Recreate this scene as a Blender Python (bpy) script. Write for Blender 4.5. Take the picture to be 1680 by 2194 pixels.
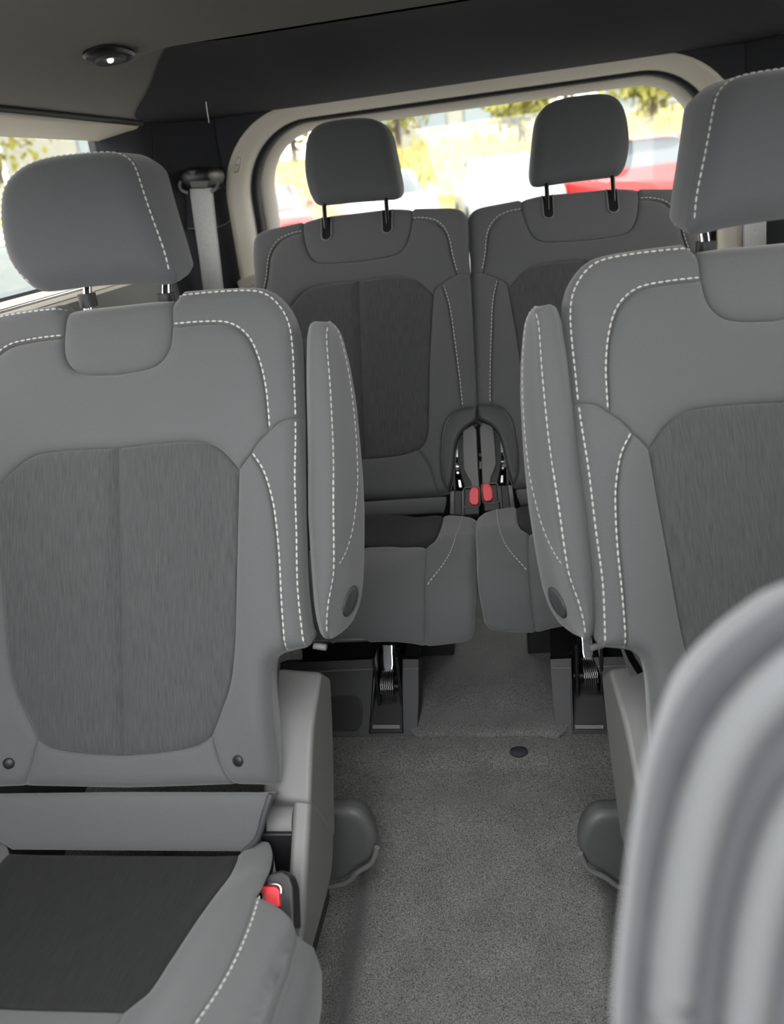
import bpy, bmesh, math, random
import numpy as np
from mathutils import Vector, Matrix, Euler
from mathutils.geometry import delaunay_2d_cdt

for o in list(bpy.data.objects):
    bpy.data.objects.remove(o, do_unlink=True)
scene = bpy.context.scene
col = scene.collection
random.seed(7)
rng = np.random.default_rng(7)

# ---------------------------------------------------------------- camera
IW, IH, FPX = 1680, 2194, 1900.0
YAW, PIT, ROL = math.radians(10.605), math.radians(20.45), math.radians(7.197)
CAM = np.array([0.0, 0.0, 1.15])
XC = -0.127                                   # centre plane of the cabin
cy_, sy_, cp_, sp_ = math.cos(YAW), math.sin(YAW), math.cos(PIT), math.sin(PIT)
cF = np.array([-sy_*cp_, cy_*cp_, -sp_])
_r = np.array([cy_, sy_, 0.0]); _u = np.cross(_r, cF)
cR = _r*math.cos(ROL) - _u*math.sin(ROL)
cU = _r*math.sin(ROL) + _u*math.cos(ROL)
cd = bpy.data.cameras.new('camera'); cam = bpy.data.objects.new('camera', cd)
col.objects.link(cam); scene.camera = cam
cam.matrix_world = Matrix(((cR[0], cU[0], -cF[0], CAM[0]), (cR[1], cU[1], -cF[1], CAM[1]),
                           (cR[2], cU[2], -cF[2], CAM[2]), (0, 0, 0, 1)))
cd.sensor_fit = 'VERTICAL'; cd.sensor_height = 36.0; cd.lens = FPX/IH*36.0
cd.clip_start = 0.02; cd.clip_end = 300
cd.dof.use_dof = True; cd.dof.focus_distance = 1.38; cd.dof.aperture_fstop = cd.lens/7.0

# ---------------------------------------------------------------- daylight (bright overcast sky) and exposure
world = bpy.data.worlds.new('overcast_sky'); scene.world = world; world.use_nodes = True
wn = world.node_tree; bg = wn.nodes['Background']
bg.inputs[0].default_value = (0.985, 0.99, 1.0, 1); bg.inputs[1].default_value = 1.0
vs = scene.view_settings
vs.view_transform = 'Standard'; vs.look = 'None'; vs.gamma = 1.0; vs.use_curve_mapping = False
vs.exposure = 3.03

# ---------------------------------------------------------------- pixel rays (image taken as 1680 x 2194)
def ray(p):
    p = np.atleast_2d(np.asarray(p, float))
    return cF[None] + ((p[:, 0]-IW/2)/FPX)[:, None]*cR[None] - ((p[:, 1]-IH/2)/FPX)[:, None]*cU[None]
def proj(P):
    P = np.atleast_2d(P)-CAM; z = P@cF
    return np.stack([IW/2+FPX*(P@cR)/z, IH/2-FPX*(P@cU)/z], 1)
def atx(p, X): d = ray(p); return CAM+d*((X-CAM[0])/d[:, 0])[:, None]
def aty(p, Y): d = ray(p); return CAM+d*((Y-CAM[1])/d[:, 1])[:, None]
def atz(p, Z): d = ray(p); return CAM+d*((Z-CAM[2])/d[:, 2])[:, None]

def spline(pts, step=0.006, closed=False):
    """Catmull-Rom through the points, resampled to an even step."""
    P = np.asarray(pts, float); n = len(P)
    if n < 3 and not closed:
        out = P
    else:
        out = []
        for i in range(n if closed else n-1):
            if closed: p0, p1, p2, p3 = P[(i-1) % n], P[i], P[(i+1) % n], P[(i+2) % n]
            else:
                p1, p2 = P[i], P[i+1]
                p0 = P[i-1] if i > 0 else 2*p1-p2
                p3 = P[i+2] if i+2 < n else 2*p2-p1
            # centripetal-like tension to stop overshoot
            d = np.linalg.norm(p2-p1)
            m1 = (p2-p0)/max(np.linalg.norm(p2-p0), 1e-9)*d; m2 = (p3-p1)/max(np.linalg.norm(p3-p1), 1e-9)*d
            for t in np.linspace(0, 1, 8, endpoint=False):
                out.append((2*t**3-3*t**2+1)*p1+(t**3-2*t**2+t)*m1+(-2*t**3+3*t**2)*p2+(t**3-t**2)*m2)
        if not closed: out.append(P[-1])
        out = np.array(out)
    if closed: out = np.vstack([out, out[:1]])
    L = np.concatenate([[0], np.cumsum(np.linalg.norm(np.diff(out, axis=0), axis=1))])
    k = max(2, int(round(L[-1]/step))+1)
    s = np.linspace(0, L[-1], k)
    R = np.stack([np.interp(s, L, out[:, j]) for j in range(out.shape[1])], 1)
    return R[:-1] if closed else R
def sstep(a, b, x):
    t = np.clip((np.asarray(x)-a)/(b-a), 0, 1); return t*t*(3-2*t)

class Surf:
    """A profile in the Y-Z plane extruded along X: points are (x, s, w) = sideways, along the profile, proud of it."""
    def __init__(self, prof, lean=0.0, shape=None):
        P = np.asarray(prof, float)
        if len(P) > 2: P = spline(P, 0.004)
        a = P[0]-(P[1]-P[0])/np.linalg.norm(P[1]-P[0])*0.6
        b = P[-1]+(P[-1]-P[-2])/np.linalg.norm(P[-1]-P[-2])*0.6
        self.P = np.vstack([a, P, b])
        L = np.concatenate([[0], np.cumsum(np.linalg.norm(np.diff(self.P, axis=0), axis=1))])
        self.s = L-0.6
        d = np.diff(self.P, axis=0); d = np.vstack([d, d[-1:]]); dd = d.copy(); dd[1:-1] = d[1:-1]/np.linalg.norm(d[1:-1], axis=1)[:, None]+d[:-2]/np.linalg.norm(d[:-2], axis=1)[:, None]
        dd /= np.linalg.norm(dd, axis=1)[:, None]
        self.N = np.stack([-dd[:, 1], dd[:, 0]], 1)
        self.lean = lean; self.shape = shape
        mid = self.P[len(self.P)//2]
        if (self.N[len(self.P)//2]@(np.array([CAM[1], CAM[2]])-mid)) < 0: self.N *= -1
    def w0(self, x, s): return self.shape(x, s) if self.shape else np.zeros_like(np.asarray(x, float))
    def world(self, q, w=0.0):
        q = np.atleast_2d(q); x, s = q[:, 0], q[:, 1]
        w = np.broadcast_to(np.asarray(w, float), x.shape)+self.w0(x, s)
        Y = np.interp(s, self.s, self.P[:, 0]); Z = np.interp(s, self.s, self.P[:, 1])
        nY = np.interp(s, self.s, self.N[:, 0]); nZ = np.interp(s, self.s, self.N[:, 1])
        return np.stack([x+self.lean*s, Y+w*nY, Z+w*nZ], 1)
    def pix(self, p, w=0.0):
        """pixels -> (x, s) where the pixel's ray meets the surface"""
        p = np.atleast_2d(np.asarray(p, float)); D = ray(p); out = np.zeros((len(p), 2))
        for i, d in enumerate(D):
            ww = w
            for it in range(4 if self.shape else 1):
                Q = self.P+self.N*ww
                # signed side of each profile point against the ray's line in Y-Z
                c = (Q[:, 0]-CAM[1])*d[2]-(Q[:, 1]-CAM[2])*d[1]
                k = np.where(np.sign(c[:-1]) != np.sign(c[1:]))[0]
                best = None
                for j in k:
                    f = c[j]/(c[j]-c[j+1]); y = Q[j, 0]+f*(Q[j+1, 0]-Q[j, 0]); t = (y-CAM[1])/d[1]
                    if t > 0 and (best is None or t < best[0]): best = (t, self.s[j]+f*(self.s[j+1]-self.s[j]))
                if best is None: best = (1.0, 0.0)
                s = best[1]; x = CAM[0]+best[0]*d[0]-self.lean*s
                if self.shape: ww = w+float(self.shape(np.array([x]), np.array([s]))[0])
            out[i] = (x, s)
        return out
# ---- END MATH ----

# ---------------------------------------------------------------- object helpers
def link(o, parent=None):
    col.objects.link(o)
    if parent is not None: o.parent = parent
    return o
def tag(o, label=None, cat=None, group=None, kind=None):
    if label: o['label'] = label
    if cat: o['category'] = cat
    if group: o['group'] = group
    if kind: o['kind'] = kind
    return o
def empty(name, loc, label, cat, group=None):
    o = bpy.data.objects.new(name, None); o.empty_display_size = 0.05; o.location = loc
    link(o); return tag(o, label, cat, group)
def origin(parent):
    v = Vector((0, 0, 0))
    while parent is not None: v += parent.location; parent = parent.parent
    return np.array(v)
def mesh_obj(name, V, F, mat, parent=None, uv=None, smooth=True, sharp=None, loc=None):
    """V in world coordinates; stored relative to the parent's (or given) base point."""
    V = np.asarray(V, float)
    base = origin(parent) if parent is not None else (np.array(loc) if loc is not None else np.zeros(3))
    me = bpy.data.meshes.new(name); me.from_pydata((V-base).tolist(), [], [list(map(int, f)) for f in F])
    if uv is not None:
        ul = me.uv_layers.new(name='UVMap'); idx = np.zeros(len(me.loops), int); me.loops.foreach_get('vertex_index', idx)
        ul.data.foreach_set('uv', np.asarray(uv, float)[idx].ravel())
    me.polygons.foreach_set('use_smooth', [smooth]*len(me.polygons))
    if sharp is not None and smooth: me.set_sharp_from_angle(angle=math.radians(sharp))
    me.materials.append(mat); me.update()
    o = bpy.data.objects.new(name, me)
    if parent is None and loc is not None: o.location = loc
    return link(o, parent)
def fix_normals(o):
    bm = bmesh.new(); bm.from_mesh(o.data); bmesh.ops.recalc_face_normals(bm, faces=bm.faces); bm.to_mesh(o.data); bm.free(); return o
def bevel(o, w, seg=2, ang=35):
    m = o.modifiers.new('bevel', 'BEVEL'); m.width = w; m.segments = seg; m.limit_method = 'ANGLE'; m.angle_limit = math.radians(ang); m.harden_normals = True; return o

def seg_dist(Q, poly, closed=True):
    A = np.asarray(poly); B = np.roll(A, -1, 0) if closed else A[1:]
    if not closed: A = A[:-1]
    out = np.full(len(Q), 1e9)
    AB = B-A; L2 = np.maximum((AB**2).sum(1), 1e-14)
    for i in range(0, len(Q), 2000):
        q = Q[i:i+2000]; t = np.clip(((q[:, None]-A[None])*AB[None]).sum(2)/L2[None], 0, 1)
        out[i:i+2000] = np.sqrt((((A[None]+t[:, :, None]*AB[None])-q[:, None])**2).sum(2)).min(1)
    return out
def inside(Q, poly):
    P = np.asarray(poly); R = np.roll(P, -1, 0); c = np.zeros(len(Q), bool)
    for (x1, y1), (x2, y2) in zip(P, R):
        m = ((y1 > Q[:, 1]) != (y2 > Q[:, 1]))
        with np.errstate(divide='ignore', invalid='ignore'):
            c ^= m & (Q[:, 0] < (x2-x1)*(Q[:, 1]-y1)/(y2-y1)+x1)
    return c
def join(*cs):
    """chain open curves into a closed polygon, dropping doubled end points"""
    out = []
    for c in cs:
        for p in np.asarray(c):
            if not out or np.linalg.norm(out[-1]-p) > 1e-4: out.append(np.asarray(p))
    if np.linalg.norm(out[0]-out[-1]) < 1e-4: out.pop()
    return np.array(out)
def circ(t):
    t = np.clip(t, 0, 1); return 1-np.sqrt(np.maximum(0, 1-(1-t)**2))
class Pad:
    """an upholstered panel: outline on a surface, edges pulled in to a seam, outer edge rolled over"""
    def __init__(self, surf, poly, depth=0.006, r=0.011, outer=None, R=0.025, bulge=0.0):
        self.surf, self.poly, self.depth, self.r, self.outer, self.R, self.bulge = surf, np.asarray(poly), depth, r, outer, R, bulge
        self.size = max(1e-3, seg_dist(self.poly.mean(0)[None], self.poly)[0])
    def h(self, Q):
        d = seg_dist(Q, self.poly); w = -self.depth*circ(d/self.r)
        if self.bulge: w = w+self.bulge*sstep(0, self.size, d)
        if self.outer is not None:
            e = seg_dist(Q, self.outer); w = w-self.R*circ(e/self.R)
        return w
    def build(self, name, mat, parent, res=0.007):
        P = self.poly
        L = np.concatenate([[0], np.cumsum(np.linalg.norm(np.diff(np.vstack([P, P[:1]]), axis=0), axis=1))])
        x0, y0 = P.min(0); x1, y1 = P.max(0)
        gx, gy = np.meshgrid(np.arange(x0, x1, res), np.arange(y0, y1, res*0.866)); gx = gx+(np.arange(gx.shape[0]) % 2)[:, None]*res*0.5
        G = np.stack([gx.ravel(), gy.ravel()], 1); G = G[inside(G, P)]
        if len(G): G = G[seg_dist(G, P) > 0.011]
        nx = np.roll(P, -1, 0)-np.roll(P, 1, 0); nn = np.stack([-nx[:, 1], nx[:, 0]], 1); nn /= np.maximum(np.linalg.norm(nn, axis=1), 1e-9)[:, None]
        area = 0.5*np.sum(P[:, 0]*np.roll(P[:, 1], -1)-np.roll(P[:, 0], -1)*P[:, 1])
        if area < 0: nn = -nn
        rings = []
        for dd in (0.0012, 0.0035, 0.0075):
            q = P+nn*dd; q = q[inside(q, P)]
            if len(q): q = q[seg_dist(q, P) > dd*0.93]
            if len(q): rings.append(q)
        pts = np.vstack([P]+rings+([G] if len(G) else []))
        e = [(i, (i+1) % len(P)) for i in range(len(P))]
        r = delaunay_2d_cdt([Vector(p) for p in pts], e, [], 1, 1e-6)
        Q = np.array([(v.x, v.y) for v in r[0]]); F = [f for f in r[2] if len(f) == 3]
        V = self.surf.world(Q, self.h(Q))
        # faces towards the viewer's side of the surface
        if len(F):
            q0 = self.surf.world(Q.mean(0)[None], 0.0)[0]; q1 = self.surf.world(Q.mean(0)[None], 0.01)[0]; n = q1-q0
            Fa = np.array(F); fn = np.cross(V[Fa[:, 1]]-V[Fa[:, 0]], V[Fa[:, 2]]-V[Fa[:, 0]])
            if (fn@n).sum() < 0: Fa = Fa[:, ::-1]
            F = Fa
        return mesh_obj(name, V, F, mat, parent, uv=Q)
def shell(name, surf, outline, w_front, rings, mat, parent, cap=True, rise=0.0):
    """side wall and back of a cushion: the outline carried back through (inset, depth) rings"""
    P = np.asarray(outline); n = len(P); c = P.mean(0)
    t = np.roll(P, -1, 0)-np.roll(P, 1, 0); nn = np.stack([-t[:, 1], t[:, 0]], 1); nn /= np.maximum(np.linalg.norm(nn, axis=1), 1e-9)[:, None]
    area = 0.5*np.sum(P[:, 0]*np.roll(P[:, 1], -1)-np.roll(P[:, 0], -1)*P[:, 1])
    if area < 0: nn = -nn
    for _ in range(6): nn = (nn+np.roll(nn, 1, 0)+np.roll(nn, -1, 0))/3
    V = []; UV = []
    L = np.concatenate([[0], np.cumsum(np.linalg.norm(np.diff(P, axis=0), axis=1))])
    for k, (ins, dep) in enumerate([(0, 0)]+rings):
        V.append(surf.world(P+nn*ins+np.array([0, rise*dep]), np.asarray(w_front)-dep)); UV.append(np.stack([np.full(n, dep), L], 1))
    F = []
    for k in range(len(rings)):
        for i in range(n):
            j = (i+1) % n; F.append((k*n+i, k*n+j, (k+1)*n+j, (k+1)*n+i))
    if cap: F.append(tuple(range(len(rings)*n, (len(rings)+1)*n)))
    o = mesh_obj(name, np.vstack(V), F, mat, parent, uv=np.vstack(UV)); return fix_normals(o)
def stitches(name, curves, mat, parent, length=0.0064, gap=0.0021, width=0.00115, up=0.0011):
    """curves: list of (world points, world normals): every stitch a small raised bead; one part"""
    V = []; F = []
    for C, N in curves:
        L = np.concatenate([[0], np.cumsum(np.linalg.norm(np.diff(C, axis=0), axis=1))])
        s = 0.001
        while s+length < L[-1]:
            a, m, b = [np.array([np.interp(q, L, C[:, j]) for j in range(3)]) for q in (s, s+length/2, s+length)]
            n = np.array([np.interp(s+length/2, L, N[:, j]) for j in range(3)]); n /= np.linalg.norm(n)
            t = b-a; t /= np.linalg.norm(t); x = np.cross(t, n); k = len(V)
            for p, ww, hh in ((a, 0.45, 0.1), (m, 1.0, 1.0), (b, 0.45, 0.1)):
                V += [p-x*width*ww, p+n*up*hh+x*width*ww*0.3, p+x*width*ww]
            for q in (0, 3):
                F += [(k+q, k+q+1, k+q+4, k+q+3), (k+q+1, k+q+2, k+q+5, k+q+4)]
            s += length+gap
    o = mesh_obj(name, V, F, mat, parent); o['kind'] = 'stuff'; return o
def on_pad(surf, pad, Q, up=0.0008):
    """a drawn line lifted onto a pad's surface -> (points, normals)"""
    Q = spline(Q, 0.004); w = (pad.h(Q) if pad is not None else 0.0)+up
    A = surf.world(Q, w); B = surf.world(Q, np.asarray(w)+0.01); N = B-A
    return A, N/np.linalg.norm(N, axis=1)[:, None]
def tube(name, pts, r, mat, parent=None, seg=10, closed=False, loc=None, flat=1.0):
    P = np.asarray(pts, float); n = len(P); V = []; F = []
    T = np.roll(P, -1, 0)-np.roll(P, 1, 0)
    if not closed: T[0] = P[1]-P[0]; T[-1] = P[-1]-P[-2]
    T /= np.linalg.norm(T, axis=1)[:, None]
    up = np.array([0.13, 0.31, 0.94]); rr = np.broadcast_to(np.asarray(r, float), (n,))
    for i in range(n):
        a = np.cross(T[i], up); a /= np.linalg.norm(a); b = np.cross(a, T[i])
        for k in range(seg):
            an = 2*math.pi*k/seg; V.append(P[i]+rr[i]*(math.cos(an)*a+math.sin(an)*b*flat))
    m = n if closed else n-1
    for i in range(m):
        for k in range(seg):
            j = (i+1) % n; F.append((i*seg+k, i*seg+(k+1) % seg, j*seg+(k+1) % seg, j*seg+k))
    if not closed: F += [tuple(range(seg))[::-1], tuple(range((n-1)*seg, n*seg))]
    return fix_normals(mesh_obj(name, V, F, mat, parent, sharp=50, loc=loc))
def slab(name, A, B, mat, parent=None, bev=0.003, seg=2, smooth=True, loc=None):
    """two matching outlines (world points) closed into a solid"""
    A = np.asarray(A); B = np.asarray(B); n = len(A)
    F = [tuple(range(n)), tuple(range(n, 2*n))[::-1]]+[(i, (i+1) % n, n+(i+1) % n, n+i) for i in range(n)]
    o = fix_normals(mesh_obj(name, np.vstack([A, B]), F, mat, parent, smooth=smooth, sharp=40 if smooth else None, loc=loc))
    if bev: bevel(o, bev, seg)
    return o
def box(name, lo, hi, mat, parent=None, bev=0.003, loc=None, rot=None):
    x0, y0, z0 = lo; x1, y1, z1 = hi
    A = np.array([(x0, y0, z0), (x1, y0, z0), (x1, y1, z0), (x0, y1, z0)]); B = A.copy(); B[:, 2] = z1
    if rot is not None:
        c = np.array([(x0+x1)/2, (y0+y1)/2, (z0+z1)/2]); M = np.array(Euler(rot).to_matrix())
        A = (A-c)@M.T+c; B = (B-c)@M.T+c
    return slab(name, A, B, mat, parent, bev, loc=loc)
def loft(name, rows, mat, parent=None, closed=True, caps=True, uv=None, loc=None, sharp=None):
    R = np.asarray(rows); m, n = R.shape[:2]; F = []
    for i in range(m-1):
        for k in range(n if closed else n-1):
            j = (k+1) % n; F.append((i*n+k, i*n+j, (i+1)*n+j, (i+1)*n+k))
    if closed and caps: F += [tuple(range(n))[::-1], tuple(range((m-1)*n, m*n))]
    if uv is None:
        uv = np.zeros((m, n, 2)); uv[:, :, 1] = np.cumsum(np.concatenate([[0], np.linalg.norm(np.diff(R[:, 0], axis=0), axis=1)]))[:, None]
        uv[:, 1:, 0] = np.cumsum(np.linalg.norm(np.diff(R, axis=1), axis=2), axis=1)
        uv = uv.reshape(-1, 2)
    return fix_normals(mesh_obj(name, R.reshape(-1, 3), F, mat, parent, uv=uv, sharp=sharp, loc=loc))
def mirror_tree(src, parent=None, loc=None, base=None):
    """a handed copy of a thing and its parts: meshes mirrored side to side"""
    o = src.copy()
    if src.data:
        me = src.data.copy(); n = len(me.vertices); co = np.zeros(n*3); me.vertices.foreach_get('co', co)
        co = co.reshape(-1, 3); co[:, 0] *= -1; me.vertices.foreach_set('co', co.ravel()); me.flip_normals(); me.update(); o.data = me
    link(o, parent)
    if loc is not None: o.location = loc
    else: o.location.x *= -1
    for ch in src.children: mirror_tree(ch, o)
    return o

# ---------------------------------------------------------------- materials
def nt(name):
    m = bpy.data.materials.new(name); m.use_nodes = True; t = m.node_tree; b = t.nodes['Principled BSDF']; return m, t, b
def lnk(t, a, b): t.links.new(a, b)
def simple(name, c, rough=0.5, metal=0.0, bump=0.0, scale=600.0, spec=0.5, var=0.0, emit=None, coord='Object'):
    m, t, b = nt(name); b.inputs['Base Color'].default_value = (*c, 1); b.inputs['Roughness'].default_value = rough
    b.inputs['Metallic'].default_value = metal; b.inputs['Specular IOR Level'].default_value = spec
    tc = t.nodes.new('ShaderNodeTexCoord'); nz = t.nodes.new('ShaderNodeTexNoise'); nz.inputs['Scale'].default_value = scale
    nz.inputs['Detail'].default_value = 3; lnk(t, tc.outputs[coord], nz.inputs['Vector'])
    if bump:
        bp = t.nodes.new('ShaderNodeBump'); bp.inputs['Strength'].default_value = bump; bp.inputs['Distance'].default_value = 0.001
        lnk(t, nz.outputs['Fac'], bp.inputs['Height']); lnk(t, bp.outputs['Normal'], b.inputs['Normal'])
    if var:
        rp = t.nodes.new('ShaderNodeMapRange'); rp.inputs[1].default_value = 0.3; rp.inputs[2].default_value = 0.7
        rp.inputs[3].default_value = 1-var; rp.inputs[4].default_value = 1+var
        mx = t.nodes.new('ShaderNodeVectorMath'); mx.operation = 'SCALE'; mx.inputs[0].default_value = c
        lnk(t, nz.outputs['Fac'], rp.inputs[0]); lnk(t, rp.outputs[0], mx.inputs['Scale']); lnk(t, mx.outputs[0], b.inputs['Base Color'])
    if emit:
        b.inputs['Emission Color'].default_value = (*emit[0], 1); b.inputs['Emission Strength'].default_value = emit[1]
    return m
def fabric(name, c, rib=False, fine=1.0, var=0.10, sheen=0.25):
    m, t, b = nt(name); b.inputs['Roughness'].default_value = 0.95; b.inputs['Specular IOR Level'].default_value = 0.15
    b.inputs['Sheen Weight'].default_value = sheen; b.inputs['Sheen Roughness'].default_value = 0.5
    uv = t.nodes.new('ShaderNodeUVMap'); uv.uv_map = 'UVMap'
    mp = t.nodes.new('ShaderNodeMapping'); lnk(t, uv.outputs[0], mp.inputs[0])
    nz = t.nodes.new('ShaderNodeTexNoise'); nz.inputs['Detail'].default_value = 2
    if rib: mp.inputs['Scale'].default_value = (620*fine, 34*fine, 1); nz.inputs['Scale'].default_value = 1.0; nz.inputs['Distortion'].default_value = 0.25
    else: mp.inputs['Scale'].default_value = (1, 1, 1); nz.inputs['Scale'].default_value = 750*fine
    lnk(t, mp.outputs[0], nz.inputs['Vector'])
    n2 = t.nodes.new('ShaderNodeTexNoise'); n2.inputs['Scale'].default_value = 1100*fine; lnk(t, uv.outputs[0], n2.inputs['Vector'])
    ad = t.nodes.new('ShaderNodeMath'); ad.operation = 'MULTIPLY_ADD'; ad.inputs[1].default_value = 0.5 if rib else 0.3
    lnk(t, n2.outputs['Fac'], ad.inputs[0]); lnk(t, nz.outputs['Fac'], ad.inputs[2])
    rp = t.nodes.new('ShaderNodeMapRange'); rp.inputs[1].default_value = 0.45; rp.inputs[2].default_value = 1.0 if rib else 0.85
    rp.inputs[3].default_value = 1-(0.27 if rib else var); rp.inputs[4].default_value = 1+(0.27 if rib else var)
    mx = t.nodes.new('ShaderNodeVectorMath'); mx.operation = 'SCALE'; mx.inputs[0].default_value = c
    lnk(t, ad.outputs[0], rp.inputs[0]); lnk(t, rp.outputs[0], mx.inputs['Scale']); lnk(t, mx.outputs[0], b.inputs['Base Color'])
    bp = t.nodes.new('ShaderNodeBump'); bp.inputs['Strength'].default_value = 0.5 if rib else 0.22; bp.inputs['Distance'].default_value = 0.0012 if rib else 0.0005
    lnk(t, ad.outputs[0], bp.inputs['Height']); lnk(t, bp.outputs['Normal'], b.inputs['Normal'])
    return m
def carpet_mat(name, c, sc=520.0):
    m, t, b = nt(name); b.inputs['Roughness'].default_value = 1.0; b.inputs['Specular IOR Level'].default_value = 0.1
    b.inputs['Sheen Weight'].default_value = 0.2
    tc = t.nodes.new('ShaderNodeTexCoord'); nz = t.nodes.new('ShaderNodeTexNoise'); nz.inputs['Scale'].default_value = sc; nz.inputs['Detail'].default_value = 4
    nz.inputs['Roughness'].default_value = 0.7
    n2 = t.nodes.new('ShaderNodeTexNoise'); n2.inputs['Scale'].default_value = 14; n2.inputs['Detail'].default_value = 3
    lnk(t, tc.outputs['Object'], nz.inputs['Vector']); lnk(t, tc.outputs['Object'], n2.inputs['Vector'])
    r1 = t.nodes.new('ShaderNodeMapRange'); r1.inputs[1].default_value = 0.35; r1.inputs[2].default_value = 0.72; r1.inputs[3].default_value = 0.25; r1.inputs[4].default_value = 2.3
    r2 = t.nodes.new('ShaderNodeMapRange'); r2.inputs[1].default_value = 0.3; r2.inputs[2].default_value = 0.7; r2.inputs[3].default_value = 0.85; r2.inputs[4].default_value = 1.12
    mu = t.nodes.new('ShaderNodeMath'); mu.operation = 'MULTIPLY'
    lnk(t, nz.outputs['Fac'], r1.inputs[0]); lnk(t, n2.outputs['Fac'], r2.inputs[0]); lnk(t, r1.outputs[0], mu.inputs[0]); lnk(t, r2.outputs[0], mu.inputs[1])
    mx = t.nodes.new('ShaderNodeVectorMath'); mx.operation = 'SCALE'; mx.inputs[0].default_value = c
    lnk(t, mu.outputs[0], mx.inputs['Scale']); lnk(t, mx.outputs[0], b.inputs['Base Color'])
    bp = t.nodes.new('ShaderNodeBump'); bp.inputs['Strength'].default_value = 0.6; bp.inputs['Distance'].default_value = 0.002
    lnk(t, nz.outputs['Fac'], bp.inputs['Height']); lnk(t, bp.outputs['Normal'], b.inputs['Normal'])
    return m
def glass_mat(name, tint=(0.92, 0.95, 0.94)):
    m = bpy.data.materials.new(name); m.use_nodes = True; t = m.node_tree
    for n in list(t.nodes): t.nodes.remove(n)
    out = t.nodes.new('ShaderNodeOutputMaterial'); mix = t.nodes.new('ShaderNodeMixShader'); tr = t.nodes.new('ShaderNodeBsdfTransparent')
    gl = t.nodes.new('ShaderNodeBsdfGlossy'); lw = t.nodes.new('ShaderNodeLayerWeight'); lw.inputs['Blend'].default_value = 0.5
    pw = t.nodes.new('ShaderNodeMath'); pw.operation = 'POWER'; pw.inputs[1].default_value = 5.0; lnk(t, lw.outputs['Facing'], pw.inputs[0])
    fr = t.nodes.new('ShaderNodeMath'); fr.operation = 'MULTIPLY_ADD'; fr.inputs[1].default_value = 0.9; fr.inputs[2].default_value = 0.04; lnk(t, pw.outputs[0], fr.inputs[0])
    gl.inputs['Roughness'].default_value = 0.02; tr.inputs[0].default_value = (*tint, 1)
    lnk(t, fr.outputs[0], mix.inputs[0]); lnk(t, tr.outputs[0], mix.inputs[1]); lnk(t, gl.outputs[0], mix.inputs[2]); lnk(t, mix.outputs[0], out.inputs[0])
    return m

M = {
 'fab': fabric('grey_seat_cloth', (0.0935, 0.0945, 0.0965)),
 'rib': fabric('ribbed_insert_cloth', (0.058, 0.059, 0.060), rib=True),
 'nap': fabric('dark_napped_insert_cloth', (0.018, 0.0183, 0.0186), rib=True, sheen=0.06),
 'fab2': fabric('front_seat_cloth', (0.058, 0.060, 0.064)),
 'fab3': fabric('front_seat_side_cloth', (0.030, 0.031, 0.035)),  # front seat cloth darkened: shade of the aisle side put into the colour
 'head': fabric('headrest_cloth', (0.078, 0.079, 0.084)),
 'lether': simple('charcoal_leatherette', (0.045, 0.046, 0.048), 0.5, bump=0.15, scale=900),
 'thread': simple('pale_thread', (0.44, 0.435, 0.41), 0.7),
 'dthread': simple('dark_thread', (0.03, 0.03, 0.03), 0.7),
 'plas': simple('grey_grained_plastic', (0.145, 0.145, 0.143), 0.48, bump=0.25, scale=1300),
 'dplas': simple('dark_grained_plastic', (0.035, 0.036, 0.038), 0.5, bump=0.25, scale=1300),
 'mplas': simple('mid_grained_plastic', (0.075, 0.076, 0.076), 0.5, bump=0.2, scale=1300),
 'black': simple('black_plastic', (0.012, 0.012, 0.014), 0.45),
 'chrome': simple('polished_steel', (0.75, 0.76, 0.78), 0.16, metal=1.0),
 'gunmetal': simple('dark_post_metal', (0.06, 0.06, 0.06), 0.3, metal=1.0),
 'steel': simple('spring_steel', (0.30, 0.30, 0.30), 0.35, metal=1.0),
 'red': simple('red_button_plastic', (0.78, 0.045, 0.055), 0.35),
 'web': simple('belt_webbing', (0.45, 0.45, 0.45), 0.8, bump=0.4, scale=500, var=0.15),
 'carpet': carpet_mat('floor_carpet', (0.125, 0.125, 0.12)),
 'carpet2': carpet_mat('platform_carpet', (0.12, 0.12, 0.117), 560.0),
 'liner': simple('headliner_cloth', (0.20, 0.193, 0.183), 0.95, bump=0.3, scale=1200, spec=0.1, var=0.08),
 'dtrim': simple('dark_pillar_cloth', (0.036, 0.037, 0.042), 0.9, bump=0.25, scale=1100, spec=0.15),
 'beige': simple('beige_trim_plastic', (0.66, 0.61, 0.52), 0.6, bump=0.12, scale=900),
 'seal': simple('rubber_seal', (0.010, 0.010, 0.012), 0.7),
 'privacy': glass_mat('privacy_glass', (0.80, 0.80, 0.78)),
 'clear': glass_mat('roof_glass', (0.95, 0.95, 0.95)),
 'lamp': simple('lamp_lens', (0.9, 0.9, 0.85), 0.3, emit=((1.0, 0.98, 0.95), 1.2)),
 'white': simple('white_thread', (0.8, 0.8, 0.8), 0.6),
 'piping': simple('pale_piping', (0.085, 0.088, 0.09), 0.7),
 'asphalt': simple('asphalt', (0.20, 0.20, 0.19), 0.9, var=0.2, scale=3),
}

# ================================================================ THE CABIN SHELL
ZR = 1.333                                     # height where the roof lining meets the side walls
XL, XR = -0.85, 2*XC+0.85                      # inner faces of the side walls
def struct(o): o['kind'] = 'structure'; return o

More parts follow.
